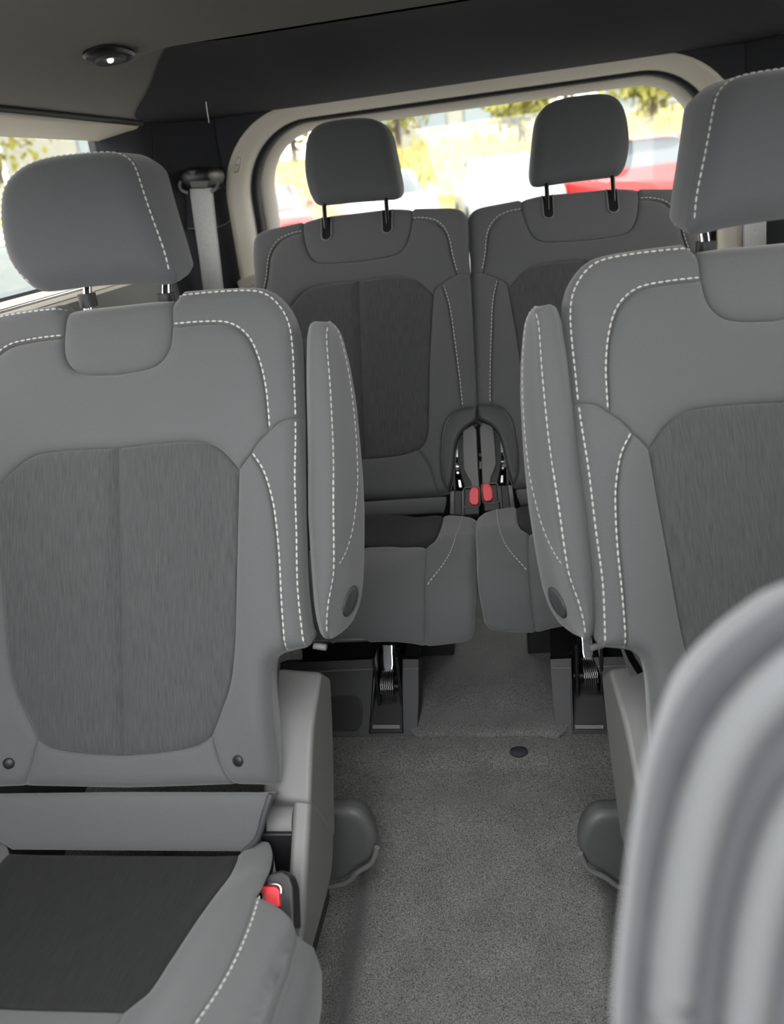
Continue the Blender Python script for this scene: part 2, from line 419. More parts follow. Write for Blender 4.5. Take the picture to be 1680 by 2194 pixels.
# floor: aisle ramp rising to the platform under the last row
fp = spline([(-0.9, 0.03), (0.0, 0.05), (0.5, 0.075), (0.9, 0.125), (1.15, 0.175), (1.235, 0.193)], 0.03)
fp = np.vstack([fp, [(1.25, 0.1935), (1.262, 0.198), (1.275, 0.206), (1.30, 0.211), (1.33, 0.213), (1.5, 0.215), (1.9, 0.22), (2.4, 0.22)]])
xs = np.linspace(XL-0.02, XR+0.02, 140)
rows = []
for (y, z) in fp:
    bump = 0.006*np.exp(-((xs-XC)/0.2)**2)*(0.3 < y < 1.2) - 0.06*sstep(0.165, 0.215, np.abs(xs-XC))*(1-sstep(1.0, 1.22, y))
    rows.append(np.stack([xs, np.full_like(xs, y), z+bump], 1))
struct(loft('floor', rows, M['carpet'], closed=False))

# roof lining: flat over the middle rows, drooping to the sides and to the tailgate
def roof_z(x, y):
    t = np.abs(x-XC); edge = sstep(0.40, 0.73, t)**1.2
    core = 1-sstep(0.36, 0.60, t)                         # the hollow ahead of the tailgate
    top = 1.385+core*(0.030*sstep(1.50, 1.62, y)-0.077*sstep(1.72, 2.262, y))-(1-core)*0.045*sstep(1.55, 2.27, y)
    return top*(1-edge)+1.337*edge
gx = np.linspace(XL-0.01, XR+0.01, 90); gy = np.linspace(-0.26, 2.27, 130)
rows = [np.stack([gx, np.full_like(gx, y), roof_z(gx, y)], 1) for y in gy]
SX, SY0, SY1 = 0.38, -0.08, 0.66                # unseen glazed opening over the front row, added for top light
ceil = struct(loft('ceiling', rows, M['liner'], closed=False))
bm = bmesh.new(); bm.from_mesh(ceil.data)
kill = [f for f in bm.faces if abs(f.calc_center_median().x-XC) < SX and SY0 < f.calc_center_median().y < SY1]
bmesh.ops.delete(bm, geom=kill, context='FACES'); bm.to_mesh(ceil.data); bm.free()
sg = np.array([(XC-SX-0.02, SY0-0.02, 1.478), (XC+SX+0.02, SY0-0.02, 1.478), (XC+SX+0.02, SY1+0.02, 1.478), (XC-SX-0.02, SY1+0.02, 1.478)])
struct(slab('window_4', sg, sg+np.array([0, 0, 0.004]), M['clear'], bev=0, smooth=False))
rv = [[(XC+a*(SX+0.012), (SY0-0.012 if b < 0 else SY1+0.012), z) for a, b in ((-1, -1), (1, -1), (1, 1), (-1, 1))] for z in (1.372, 1.476)]
struct(loft('trim_5', rv, M['liner'], closed=True, caps=False, sharp=30))

# shade at the tailgate end of the roof, put in as a dark sheet
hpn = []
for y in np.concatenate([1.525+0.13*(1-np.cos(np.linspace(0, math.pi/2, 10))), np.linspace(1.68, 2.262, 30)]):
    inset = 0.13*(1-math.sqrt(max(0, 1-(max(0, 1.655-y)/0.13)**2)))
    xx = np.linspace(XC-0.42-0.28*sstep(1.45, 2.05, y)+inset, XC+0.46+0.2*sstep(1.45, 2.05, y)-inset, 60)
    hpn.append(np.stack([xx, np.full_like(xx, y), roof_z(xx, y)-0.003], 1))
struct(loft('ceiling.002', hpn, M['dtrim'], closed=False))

# side walls with their windows: flat panels round the opening, reveals, glass
def rounded_rect(y0, y1, z0, z1, r, n=6):
    out = []
    for (cy, cz, a0) in ((y1-r, z1-r, 0), (y0+r, z1-r, 90), (y0+r, z0+r, 180), (y1-r, z0+r, 270)):
        for k in range(n+1):
            a = math.radians(a0+90*k/n); out.append((cy+r*math.cos(a), cz+r*math.sin(a)))
    return np.array(out)
def ring(name, A, B, mat, parent=None, loc=None, sharp=40):
    return loft(name, [A, B], mat, parent, closed=True, caps=False, loc=loc, sharp=sharp)
for side, X, s in (('left', XL, -1), ('right', XR, 1)):
    wy1 = 1.93; ztop, zs = 1.325, 1.005
    # lower panel from floor to sill; the sill of the doors further forward lies lower
    yw = np.linspace(-0.9, 2.10, 62); zw = zs-0.05*(1-sstep(0.95, 1.25, yw))
    lower = [[(X, y, 0.0) for y in yw], [(X, y, 0.50) for y in yw], [(X-s*0.012, y, z-0.14) for y, z in zip(yw, zw)], [(X, y, z) for y, z in zip(yw, zw)]]
    wall = struct(loft('wall_'+side, lower, M['dplas'], closed=False))
    k = yw < 2.08
    sill = [[(X, y, z) for y, z in zip(yw[k], zw[k])], [(X+s*0.015, y, z+0.012) for y, z in zip(yw[k], zw[k])], [(X+s*0.085, y-0.02, z+0.018) for y, z in zip(yw[k], zw[k])]]
    o = loft('window_sill', sill, M['beige'], wall, closed=False)
    yy = np.linspace(-0.9, 2.075, 62)
    head = [[(X, y, 1.345) for y in yy], [(X, y, 1.328) for y in yy], [(X+s*0.010, y, 1.322) for y in yy], [(X+s*0.095, y, 1.306) for y in yy]]
    o = loft('window_header', head, M['beige'], wall, closed=False)
    for dz, dx in ((0.030, 0.050), (0.016, 0.030), (0.004, 0.010)):
        tube('sill_strip', [(X+s*dx, y, zs+dz) for y in np.linspace(1.2, 2.05, 20)], 0.0035, M['piping'] if dz != 0.016 else M['chrome'], wall, seg=8)
    rl = tube('header_seal', [(X-s*0.003, y, 1.333) for y in yy], 0.007, M['dplas'], wall, seg=8)
    # pillar behind the window (dark cloth) turning towards the tailgate
    pil = []
    for z in np.linspace(0.9, 1.345, 12):
        pil.append([(X+s*0.105, 2.050, z), (X+s*0.085, 2.052, z), (X+s*0.03, 2.066, z), (X+s*0.004, 2.085, z), (X, 2.11, z), (X-s*0.010, 2.15, z), (X-s*0.035, 2.195, z), (X-s*0.095, 2.262, z), (X-s*0.105, 2.275, z)])
    o = loft('pillar_trim', pil, M['dtrim'], wall, closed=False)
    low = []
    for z in np.linspace(0.0, 0.9, 6):
        low.append([(X, 2.05, z), (X, 2.11, z), (X-s*0.010, 2.15, z), (X-s*0.035, 2.195, z), (X-s*0.095, 2.262, z), (X-s*0.105, 2.275, z)])
    o = loft('quarter_panel', low, M['dplas'], wall, closed=False)
    gl = np.array([(X+s*0.086, -0.6, zs-0.04), (X+s*0.086, 1.0, zs-0.04), (X+s*0.088, 1.22, zs+0.01), (X+s*0.088, 2.06, zs+0.01), (X+s*0.096, 2.06, 1.315), (X+s*0.096, -0.6, 1.315)])
    g = slab('window_2' if s < 0 else 'window_3', gl, gl+np.array([s*0.004, 0, 0]), M['privacy'], bev=0, smooth=False); struct(g)

struct(box('wall_front', (XC-0.86, -0.98, 0.0), (XC+0.86, -0.80, 0.82), M['dplas'], bev=0.03))     # unseen dashboard below the windscreen, added to block low front light

# tailgate opening: pale surround, seal, pale inner frame, glass
def gate_rr(y, hw, zt, zb, r, n=14):
    q = rounded_rect(-hw, hw, zb, zt, r, n); return np.array([(XC+a, y, z) for a, z in q])
pts = lambda y, hw, zt, r=0.16: gate_rr(y, hw, zt, 0.40, r)
tg = struct(loft('trim_1', [pts(2.2655, 0.614, 1.342, 0.20), pts(2.262, 0.609, 1.340, 0.20), pts(2.268, 0.602, 1.336, 0.195), pts(2.290, 0.583, 1.325, 0.185), pts(2.305, 0.572, 1.316, 0.175), pts(2.330, 0.566, 1.312, 0.17)], M['beige'], closed=True, caps=False))
loft('door_seal', [pts(2.325, 0.569, 1.313), pts(2.325, 0.556, 1.307), pts(2.345, 0.551, 1.304), pts(2.375, 0.555, 1.306)], M['seal'], tg, closed=True, caps=False)
loft('tailgate_frame', [pts(2.372, 0.563, 1.310), pts(2.358, 0.552, 1.305, 0.15), pts(2.362, 0.543, 1.299, 0.145), pts(2.385, 0.527, 1.290, 0.135), pts(2.398, 0.522, 1.287, 0.13)], M['beige'], tg, closed=True, caps=False)
g = gate_rr(2.396, 0.530, 1.293, 0.86, 0.13); struct(slab('window_1', g, g+np.array([0, 0.004, 0]), M['privacy'], bev=0, smooth=False))
low = np.array([(XC-0.60, 2.40, 0.2), (XC+0.60, 2.40, 0.2), (XC+0.60, 2.40, 0.88), (XC-0.60, 2.40, 0.88)])
struct(slab('door_1', low, low+np.array([0, 0.03, 0]), M['dplas'], bev=0.004))
bp_ = rounded_rect(-0.95, 0.95, 0.0, 1.46, 0.002, 14); A = np.array([(XC+a_, 2.282, z) for a_, z in bp_])
struct(loft('wall_rear', [A, gate_rr(2.282, 0.604, 1.334, 0.40, 0.19)], M['dtrim'], closed=True, caps=False, sharp=20))
# outer skin of the cabin so that no daylight leaks in round the trim
struct(box('wall_rear.001', (XC-0.95, 2.275, 0.0), (XC-0.62, 2.45, 1.45), M['dplas'], bev=0))
struct(box('wall_rear.002', (XC+0.62, 2.275, 0.0), (XC+0.95, 2.45, 1.45), M['dplas'], bev=0))
struct(box('trim_2', (XC-0.95, 2.275, 1.355), (XC+0.95, 2.46, 1.49), M['dplas'], bev=0))
for k, (x0, x1, y0, y1) in enumerate(((XC-0.93, XC+0.93, SY1+0.01, 2.46), (XC-0.93, XC+0.93, -0.28, SY0-0.01), (XC-0.93, XC-SX-0.01, SY0-0.01, SY1+0.01), (XC+SX+0.01, XC+0.93, SY0-0.01, SY1+0.01))):
    struct(box('ceiling.%03d' % (k+3), (x0, y0, 1.475), (x1, y1, 1.50), M['dplas'], bev=0))
for s, X in ((-1, XL), (1, XR)):
    struct(box('trim_3' if s < 0 else 'trim_4', (min(X, X+s*0.098), -0.27, 1.346), (max(X, X+s*0.098), 2.46, 1.49), M['dplas'], bev=0))

# ================================================================ UPHOLSTERY TOOLS
def halves(curve):                              # mirror a right-half curve to the left half
    c = np.asarray(curve).copy(); c[:, 0] *= -1; return c[::-1]
class Seat:
    """curves drawn on a surface about a centre line x = xc"""
    def __init__(self, surf, xc): self.S, self.xc = surf, xc
    def q(self, pix, w=0.0, sp=True):
        a = self.S.pix(pix, w)-np.array([self.xc, 0])
        return spline(a, 0.006) if (sp and len(a) > 1) else a
    def full(self, c): return np.asarray(c)+np.array([self.xc, 0])
    def mir(self, c): c = np.asarray(c).copy(); c[:, 0] *= -1; return c
def mid0(c):                                    # force the last point onto the centre line
    c = np.asarray(c).copy(); c[-1, 0] = 0; return c

# ================================================================ CAPTAIN'S CHAIR (the one on the left; its twin is handed)
def captain_back_shape(xc):
    def f(x, s):
        t = np.abs(x-xc)
        b = 0.020*sstep(0.125, 0.195, t)*sstep(0.10, 0.24, s)*(1-sstep(0.50, 0.66, s))
        l = 0.006*np.cos(np.clip(t/0.16, 0, 1)*math.pi/2)*sstep(0.15, 0.3, s)*(1-sstep(0.45, 0.6, s))
        top = -0.010*sstep(0.66, 0.78, s)
        return b+l+top
    return f
CXC = -0.556
CB = Surf([(0.811, 0.343), (0.811+0.9*math.sin(0.38), 0.343+0.9*math.cos(0.38))], 0.035, captain_back_shape(CXC))
def build_captain():
    root = empty('captain_seat', (-0.545, 0.70, 0.06), 'grey cloth captain seat at left, its dark seat cushion and red buckle in view', 'car seat', 'captain seats of the middle row')
    st = Seat(CB, CXC); q = st.q
    bibR = mid0(q([(369, 625), (366, 650), (366, 700), (360, 745), (340, 775), (310, 790), (240, 803)]))
    bibR[0, 1] = 0.758
    inS = q([(366, 700), (440, 694), (490, 697), (525, 720), (548, 765), (564, 830), (570, 890), (573, 925)])
    insT = q([(252, 960), (340, 950), (420, 946), (455, 955), (485, 978), (510, 1008)]); insT[0, 0] = 0
    insR1 = q([(510, 1008), (508, 1080), (505, 1200), (502, 1330), (499, 1400), (490, 1470), (470, 1530), (451, 1580)])
    insR2 = mid0(q([(451, 1580), (420, 1600), (340, 1615), (263, 1621)]))
    bsA = q([(510, 1008), (522, 988), (535, 972)]); bsB = q([(535, 972), (552, 945), (573, 925)]); bsC = q([(573, 925), (595, 905), (617, 897), (638, 893)])
    bst = q([(535, 972), (560, 1010), (578, 1070), (587, 1130), (593, 1200), (597, 1285), (603, 1360), (606, 1403)])
    o1 = q([(369, 616), (450, 610), (525, 607), (566, 612), (600, 638), (622, 675), (632, 730), (636, 830), (638, 893)])
    o1[0] = bibR[0]
    o2 = q([(638, 893), (638, 1030), (640, 1140), (644, 1260), (653, 1350), (657, 1380)])
    o2b = q([(658, 1380), (648, 1392), (625, 1398), (606, 1403)])
    o3 = q([(606, 1403), (590, 1409), (577, 1422), (569, 1445), (567, 1490), (573, 1560), (583, 1640), (585, 1693)])
    bot1 = q([(585, 1693), (540, 1692), (495, 1691)]); bot2 = mid0(q([(495, 1691), (400, 1694), (275, 1698)]))
    lsm = q([(451, 1580), (470, 1640), (495, 1691)])
    bibT = np.array([(0, 0.762), (bibR[0, 0], bibR[0, 1])])
    bibT = spline(np.array([(0, 0.760), (bibR[0, 0]*0.6, 0.760), bibR[0]]), 0.008)
    for c, d in ((bsC, o1), (bsC, o2)): pass
    o1[-1] = bsC[-1]; o2[0] = bsC[-1]
    half = join(bibT, o1, o2, o2b, o3, bot1, bot2)        # centre top ... centre bottom
    OUT = join(half, st.mir(half)[::-1])
    F = st.full
    outer = F(OUT)
    bk = shell('backrest', CB, outer, -0.026, [(0.001, 0.010), (0.005, 0.03), (0.012, 0.062), (0.026, 0.085), (0.05, 0.095)], M['fab'], root)
    bk['label'] = 'reclined grey cloth backrest'
    kw = dict(outer=outer, R=0.022)
    pads = {}
    def pad(name, poly, mat='fab', both=True, **k):
        a = dict(kw); a.update(k)
        p = Pad(CB, F(poly), **a); p.build(name, M[mat], bk); pads[name] = p
        if both: Pad(CB, F(st.mir(poly)), **a).build(name, M[mat], bk)
        return p
    sym = lambda c: join(c, st.mir(c)[::-1])
    pad('bib_panel', sym(join(bibT, bibR)), both=False, depth=0.009, r=0.018)
    kbi = [i for i in range(len(bibR)) if bibR[i, 1] >= inS[0, 1]-1e-6]
    cut = len(kbi)
    bibA, bibB = bibR[:cut], bibR[cut-1:]
    inS[0] = bibB[0]
    shoulder = pad('shoulder_panel', join(o1, bsC[::-1], inS[::-1], bibA[::-1]), depth=0.007)
    chest = pad('chest_panel', sym(join(bibB[::-1], inS, bsB[::-1], bsA[::-1], insT[::-1])), both=False, depth=0.008, r=0.013)
    ins = pad('insert_panel', join(insT, insR1, insR2), 'rib', depth=0.007, r=0.014, outer=None)
    bo = pad('bolster_panel', join(bsB, bsC, o2, o2b, bst[::-1]), depth=0.007)
    bi = pad('inner_bolster_panel', join(bsA, bst, o3, bot1, lsm[::-1], insR1[::-1]), depth=0.007)
    pad('lower_panel', sym(join(insR2[::-1], lsm, bot2)), both=False, depth=0.006)
    # decorative stitching
    cur = []
    def run(pd, Q, off=0.0):
        for sgn in (1, -1):
            A = np.asarray(Q)+np.array([off, 0]); A = A if sgn == 1 else st.mir(A)
            p2 = pd if sgn == 1 else Pad(CB, F(st.mir(pd.poly-np.array([CXC, 0]))), pd.depth, pd.r, pd.outer, pd.R, pd.bulge)
            cur.append(on_pad(CB, p2, F(A)))
    run(shoulder, q([(372, 633), (440, 625), (520, 620), (560, 625), (590, 646), (612, 681), (622, 730), (627, 830), (629, 888)]))
    run(shoulder, q([(370, 693), (440, 688), (491, 691), (529, 716), (553, 763), (569, 829), (575, 888), (577, 918)]))
    run(bo, q([(629, 900), (629, 940), (628, 1030), (631, 1140), (634, 1260), (643, 1350), (648, 1388)]))
    run(bo, q([(540, 970), (564, 1008), (583, 1070), (592, 1130), (598, 1200), (602, 1285), (607, 1360), (610, 1398)]))
    stitches('stitching', cur, M['thread'], bk)
    # press studs in the lower corners
    for sx in (1, -1):
        c = q([(510, 1630)], sp=False)[0]; c = np.array([sx*c[0], c[1]])
        a = np.linspace(0, 2*math.pi, 17)[:-1]
        rws = []
        for r, w in ((0.0075, -0.003), (0.0075, 0.001), (0.006, 0.0028), (0.003, 0.0036), (0.0003, 0.0038)):
            rws.append(CB.world(F(c+np.stack([r*np.cos(a), r*np.sin(a)], 1)), w))
        b = loft('press_stud', rws, M['black'], bk)
    # ---------------- headrest
    HB = Surf([(CB.world([(CXC, 0.70)])[0][1], CB.world([(CXC, 0.70)])[0][2]), (CB.world([(CXC, 1.0)])[0][1]-0.010, CB.world([(CXC, 1.0)])[0][2])], 0.0)
    hq = HB.pix([(64, 612), (40, 588), (24, 555), (12, 482), (9, 428), (16, 395), (33, 369), (66, 345), (109, 333), (164, 327), (219, 323), (252, 324), (273, 331), (293, 346), (307, 369), (329, 428), (359, 524), (367, 565), (366, 592), (345, 601), (300, 602), (200, 609), (110, 619), (82, 619)], 0.03)
    ho = spline(hq, 0.006, closed=True); hc = ho.mean(0)
    hcx = hc[0]
    def hshape(x, s): return 0.03+0.012*(1-np.clip(((x-hcx)/0.12)**2, 0, 1))+0.022*np.sin(np.clip((s-hq[:, 1].min())/(np.ptp(hq[:, 1])), 0, 1)*math.pi)**0.8
    HB.shape = hshape
    hr = shell('headrest', HB, ho, -0.022, [(-0.002, 0.02), (-0.001, 0.05), (0.006, 0.080), (0.020, 0.096), (0.05, 0.102)], M['head'], root, rise=0.40)
    hp = Pad(HB, ho, 0.0, 0.01, outer=ho, R=0.024); hp.build('front_panel', M['head'], hr)
    cen = ho.mean(0); sl = cen+(ho-cen)*0.962
    tn = np.roll(ho, -1, 0)-np.roll(ho, 1, 0); nr = np.stack([tn[:, 1], -tn[:, 0]], 1); nr /= np.linalg.norm(nr, axis=1)[:, None]
    if ((ho-cen)*nr).sum() < 0: nr = -nr
    keep = np.where(nr[:, 1] > -0.86)[0]
    # start the run after the bottom gap
    gaps = np.where(np.diff(keep) > 1)[0]
    if len(gaps): keep = np.concatenate([keep[gaps[0]+1:], keep[:gaps[0]+1]])
    Q = sl[keep]; w = hp.h(Q)+0.001; A = HB.world(Q, w); N = HB.world(Q, w+0.01)-A+0.006*np.stack([Q[:, 0]-cen[0], 0*Q[:, 0], Q[:, 1]-cen[1]], 1)/0.12
    stitches('stitching', [(A, N)], M['thread'], hr)
    for px in ((187, 600), (356, 598)):
        b = CB.world(CB.pix([(px[0], 650)], -0.045), -0.045)[0]; t = b+np.array([0.006, 0.026, 0.070])
        pp = tube('post', [b+np.array([0, -0.008, -0.03]), b, b+(t-b)*0.5, t], 0.0058, M['chrome'], hr, seg=14)
        fr = b+(t-b)*0.10
        tube('post_collar', [fr-np.array([0, 0, 0.012]), fr+np.array([0, 0, 0.006])], 0.012, M['black'], hr, seg=14)
    # ---------------- cushion
    def cshape(x, s):
        t = np.abs(x-CXC); return 0.034*sstep(0.115, 0.20, t)*sstep(-0.02, 0.09, s)
    CC = Surf([(0.832, 0.398), (0.78, 0.392), (0.70, 0.396), (0.60, 0.406), (0.50, 0.418), (0.44, 0.416), (0.40, 0.395), (0.385, 0.35), (0.385, 0.29)], 0.0, cshape)
    sc = Seat(CC, CXC); cq = sc.q
    sT = CC.pix([(510, 1828)])[0]-np.array([CXC, 0]); sF = CC.pix([(265, 2165)])[0]-np.array([CXC, 0])
    iT = np.array([(0, sT[1]), sT]); iR = cq([(510, 1828), (505, 1845), (480, 1890), (420, 1970), (360, 2060), (320, 2120), (290, 2145), (265, 2165)])
    iF = np.array([iR[-1], (0, iR[-1][1]+0.002)])
    iT = spline(iT, 0.008); iF = spline(iF, 0.008); iR[0] = iT[-1]
    ex = np.array([0.006, 0.07])
    stc = cq([(548, 1916), (528, 1980), (493, 2060), (453, 2130), (408, 2194), (385, 2225)])
    stc = np.vstack([stc, [stc[-1]+np.array([-0.006, 0.05]), stc[-1]+np.array([-0.012, 0.12])]])
    osm = cq([(632, 1978), (615, 2050), (590, 2120), (565, 2194), (553, 2230)]); osm = np.vstack([osm, [osm[-1]+np.array([-0.006, 0.05]), osm[-1]+np.array([-0.02, 0.12])]])
    rear2 = cq([(548, 1916), (590, 1935), (618, 1958), (632, 1978)])
    rear1 = cq([(510, 1828), (545, 1806), (574, 1800), (580, 1850), (562, 1895), (548, 1916)])
    fs = np.array([iR[-1], (iR[-1][0]+0.004, 0.42), (iR[-1][0]+0.006, 0.52)]); fs = spline(fs, 0.008)
    e1 = np.array([stc[-1], fs[-1]]); e2 = np.array([osm[-1], stc[-1]])
    rear1[0] = iR[0]
    bolst1 = join(rear1, stc, spline(e1, 0.01), fs[::-1], iR[::-1])
    bolst2 = join(rear2, osm, spline(e2, 0.01), stc[::-1])
    front = join(fs, spline(np.array([fs[-1], (0, fs[-1][1])]), 0.01)); front = join(iF[::-1], front)
    FF = sc.full
    halfc = join(iT, rear1, rear2, osm, spline(np.array([osm[-1], fs[-1], (0, fs[-1][1])]), 0.01))
    couter = join(halfc, sc.mir(halfc)[::-1])
    cu = shell('cushion', CC, FF(couter), -0.014, [(0.002, 0.02), (0.004, 0.05), (0.004, 0.085), (0.03, 0.10)], M['fab'], root)
    iI = Pad(CC, FF(join(iT, iR, iF, sc.mir(join(iT, iR, iF))[::-1])), 0.005, 0.014); iI.build('insert_panel', M['nap'], cu, res=0.009)
    b1 = Pad(CC, FF(bolst1), 0.004, 0.012); b2 = Pad(CC, FF(bolst2), 0.004, 0.012, outer=FF(osm), R=0.016)
    for pdd, nm in ((b1, 'bolster_panel'), (b2, 'outer_bolster_panel')):
        pdd.build(nm, M['fab'], cu, res=0.009)
        Pad(CC, FF(sc.mir(pdd.poly-np.array([CXC, 0]))), 0.004, 0.012).build(nm, M['fab'], cu, res=0.012)
    Pad(CC, FF(join(front, sc.mir(front)[::-1])), 0.004, 0.012).build('front_panel', M['fab'], cu, res=0.012)
    stitches('stitching', [on_pad(CC, b2, FF(stc+np.array([0.004, 0]))) if False else on_pad(CC, b2, FF(stc[:-2]+np.array([0.0045, 0])))], M['thread'], cu)
    A, N = on_pad(CC, b2, FF(osm[:-4])); tube('piping', A-N*0.002, 0.004, M['fab'], cu, seg=8)
    # skirt cloth outside the piping
    a0 = CC.world(FF(osm), -0.018); sk = [a0, a0+np.array([0.016, 0, -0.014]), a0+np.array([0.020, 0.0, -0.05]), a0+np.array([0.012, 0.0, -0.10])]
    loft('skirt_panel', sk, M['fab'], cu, closed=False)
    # ---------------- padded roll that fills the gap between cushion and backrest
    RP = Surf([(0.905, 0.487), (0.882, 0.487), (0.860, 0.474), (0.846, 0.448), (0.838, 0.418), (0.834, 0.385)], 0.0)
    rr = RP.pix([(583, 1702), (570, 1740), (553, 1798), (522, 1829)])-np.array([CXC, 0]); rr = spline(rr, 0.008)
    tt = spline(np.array([(0, rr[0][1]-0.002), rr[0]]), 0.008); bb = spline(np.array([rr[-1], (0, rr[-1][1])]), 0.008)
    hp_ = join(tt, rr, bb); poly = join(hp_, hp_*np.array([-1, 1]))if False else join(hp_, (hp_*np.array([-1, 1]))[::-1])
    ro = shell('seat_roll', RP, poly+np.array([CXC, 0]), -0.006, [(0.0, 0.012), (0.006, 0.03)], M['fab'], root)
    Pad(RP, poly+np.array([CXC, 0]), 0.006, 0.012).build('roll_cover', M['fab'], ro, res=0.009)
    A, N = on_pad(RP, None, rr+np.array([CXC-0.002, 0])); tube('binding', A-N*0.004, 0.0045, M['lether'], ro, seg=8)
    return root, bk, cu
cap, cap_back, cap_cushion = build_captain()

def captain_extras(root):
    # ---------------- folded-up armrest on the aisle side
    ys = np.concatenate([[687, 690, 696, 706], np.linspace(720, 1330, 34), [1345, 1356, 1364, 1370]])
    cA = np.array([(660, 685), (659, 720), (658, 800), (660, 900), (662, 1000), (662, 1100), (668, 1200), (675, 1300), (685, 1360), (692, 1375)])
    cB = np.array([(704, 686), (697, 711), (698, 747), (705, 818), (709, 889), (712, 960), (713, 1031), (713, 1102), (714, 1173), (713, 1227), (707, 1262), (701, 1298), (698, 1333), (699, 1355), (706, 1369)])
    cC = np.array([(706, 686), (720, 699), (730, 722), (744, 782), (755, 853), (762, 924), (765, 978), (766, 1031), (762, 1084), (757, 1138), (752, 1184), (748, 1240), (742, 1290), (735, 1330), (722, 1355), (708, 1369)])
    cD = np.array([(708, 686), (724, 700), (736, 730), (751, 790), (763, 860), (772, 950), (778, 1020), (781, 1090), (781, 1150), (780, 1200), (778, 1250), (772, 1290), (760, 1325), (740, 1352), (712, 1371)])
    P = Surf([(0.811, 0.343), (0.811+0.9*math.sin(0.38), 0.343+0.9*math.cos(0.38))], 0.035)
    def at(c, y, w): return P.world(P.pix([(np.interp(y, c[:, 1], c[:, 0]), y)], w), w)[0]
    rows = []; B3 = []; 
    for k, y in enumerate(ys):
        a, b, c, d = at(cA, y, 0.004), at(cB, y, 0.008), at(cC, y, -0.042), at(cD, y, -0.075)
        n = np.array([0, math.cos(0.38), -math.sin(0.38)])
        e = d+n*0.022+np.array([-0.012, 0, 0]); f = a+n*0.10+np.array([-0.010, 0, 0]); g = a+n*0.035+np.array([-0.010, 0, 0])
        m = (a+b)/2-n*0.004
        sec = [g, a+np.array([0.004, 0, 0])-n*0.001, m, b, b*0.62+c*0.38+np.array([0.001, 0, 0]), c, d, e, (e+f)/2+n*0.006, f]
        sec = spline(np.array(sec), 0.004, closed=True)
        L = np.concatenate([[0], np.cumsum(np.linalg.norm(np.diff(np.vstack([sec, sec[:1]]), axis=0), axis=1))])
        t = np.linspace(0, L[-1], 49)[:-1]; sec = np.stack([np.interp(t, L, np.append(sec[:, j], sec[0, j])) for j in range(3)], 1)
        fr = min(1.0, 0.72+0.28*math.sqrt(min(1, k/4.0)), 0.72+0.28*math.sqrt(min(1, (len(ys)-1-k)/4.0)))
        cc = sec.mean(0); rows.append(cc+(sec-cc)*fr)
    arm = loft('armrest', rows, M['fab'], root); arm['label'] = 'folded-up padded armrest with pale stitching'
    bm = None
    # stitching along the two seams of the armrest, dropped onto its surface
    from mathutils.bvhtree import BVHTree
    base = origin(root); V = np.array(rows).reshape(-1, 3)
    bv = BVHTree.FromPolygons([Vector(v) for v in V], [tuple(p.vertices) for p in arm.data.polygons])
    def drop(c, w, y0, y1):
        A = []; N = []
        pts = spline(c, 12); 
        for (px, py) in pts:
            if not (y0 <= py <= y1): continue
            d = Vector(ray([(px, py)])[0]).normalized(); h = bv.ray_cast(Vector(CAM), d)
            if h[0] is None: continue
            n = h[1] if h[1].dot(d) < 0 else -h[1]
            A.append(np.array(h[0]+n*0.0008)); N.append(np.array(n))
        return np.array(A), np.array(N)
    cur = []
    for c in (np.array([(705, 690), (699, 711), (700, 747), (706, 818), (710, 889), (713, 960), (714, 1031), (714, 1102), (715, 1173), (714, 1227), (708, 1262), (702, 1298), (699, 1333), (700, 1352)], float),
              np.array([(706, 690), (719, 702), (729, 726), (743, 784), (754, 855), (761, 926), (764, 978), (765, 1031), (761, 1084), (755, 1130), (741, 1180), (724, 1212)], float)):
        A, N = drop(c, 0, 0, 3000)
        if len(A) > 3: cur.append((A, N))
    stitches('stitching', cur, M['thread'], arm)
    # pivot cap low on the inner face
    a = np.linspace(0, 2*math.pi, 25)[:-1]; th = math.radians(18)
    e1 = []
    for r in (1.0, 0.86, 0.5, 0.02):
        rr = []
        for t in a:
            ux, uy = 13.5*r*math.cos(t), 35*r*math.sin(t)
            px = 750+ux*math.cos(th)-uy*math.sin(th); py = 1288+ux*math.sin(th)+uy*math.cos(th)
            d = Vector(ray([(px, py)])[0]).normalized(); h = bv.ray_cast(Vector(CAM), d)
            n = h[1] if h[1] is not None and h[1].dot(d) < 0 else (-h[1] if h[1] is not None else None)
            p = np.array(h[0]+n*(0.0006 if r == 1.0 else 0.0022)) if h[0] is not None else rr[-1]
            rr.append(p)
        e1.append(rr)
    loft('pivot_cap', e1, M['lether'], arm)
    pp_ = P.world(P.pix([(686, 1383)], -0.03), -0.03)[0]
    tube('pivot_pin', [pp_+np.array([-0.008, 0, 0]), pp_+np.array([0.008, -0.002, -0.002])], 0.0042, M['plas'], arm, seg=12)
    # ---------------- recliner side cover
    X1, X0, Xm = -0.315, -0.378, -0.339
    fe = [(690, 1440), (685, 1470), (672, 1560), (666, 1700), (656, 1900), (650, 2000), (630, 2100), (605, 2190)]
    be = [(707, 1455), (712, 1560), (715, 1700), (715, 1850), (700, 1930), (665, 2060), (640, 2160), (625, 2230)]
    Fe = atx(fe, X1)[:, 1:]; Be = atx(be, X1)[:, 1:]
    Fe = spline(Fe, 0.02); Be = spline(Be, 0.02)
    poly = np.vstack([Fe, Be[::-1]])
    A = np.column_stack([np.full(len(poly), X1), poly]); B = np.column_stack([np.full(len(poly), Xm), poly])
    cov = slab('recliner_cover', A, B, M['plas'], root, bev=0.008, seg=3)
    cov['label'] = 'long grey plastic recliner cover'
    ku = max(3, int(len(Fe)*0.47)); kb = max(3, int(len(Be)*0.47))
    fu = Fe[:ku]+np.array([-0.004, 0.003]); bu = Be[:kb]+np.array([0.004, 0.0])
    pu = np.vstack([fu, bu[::-1]])
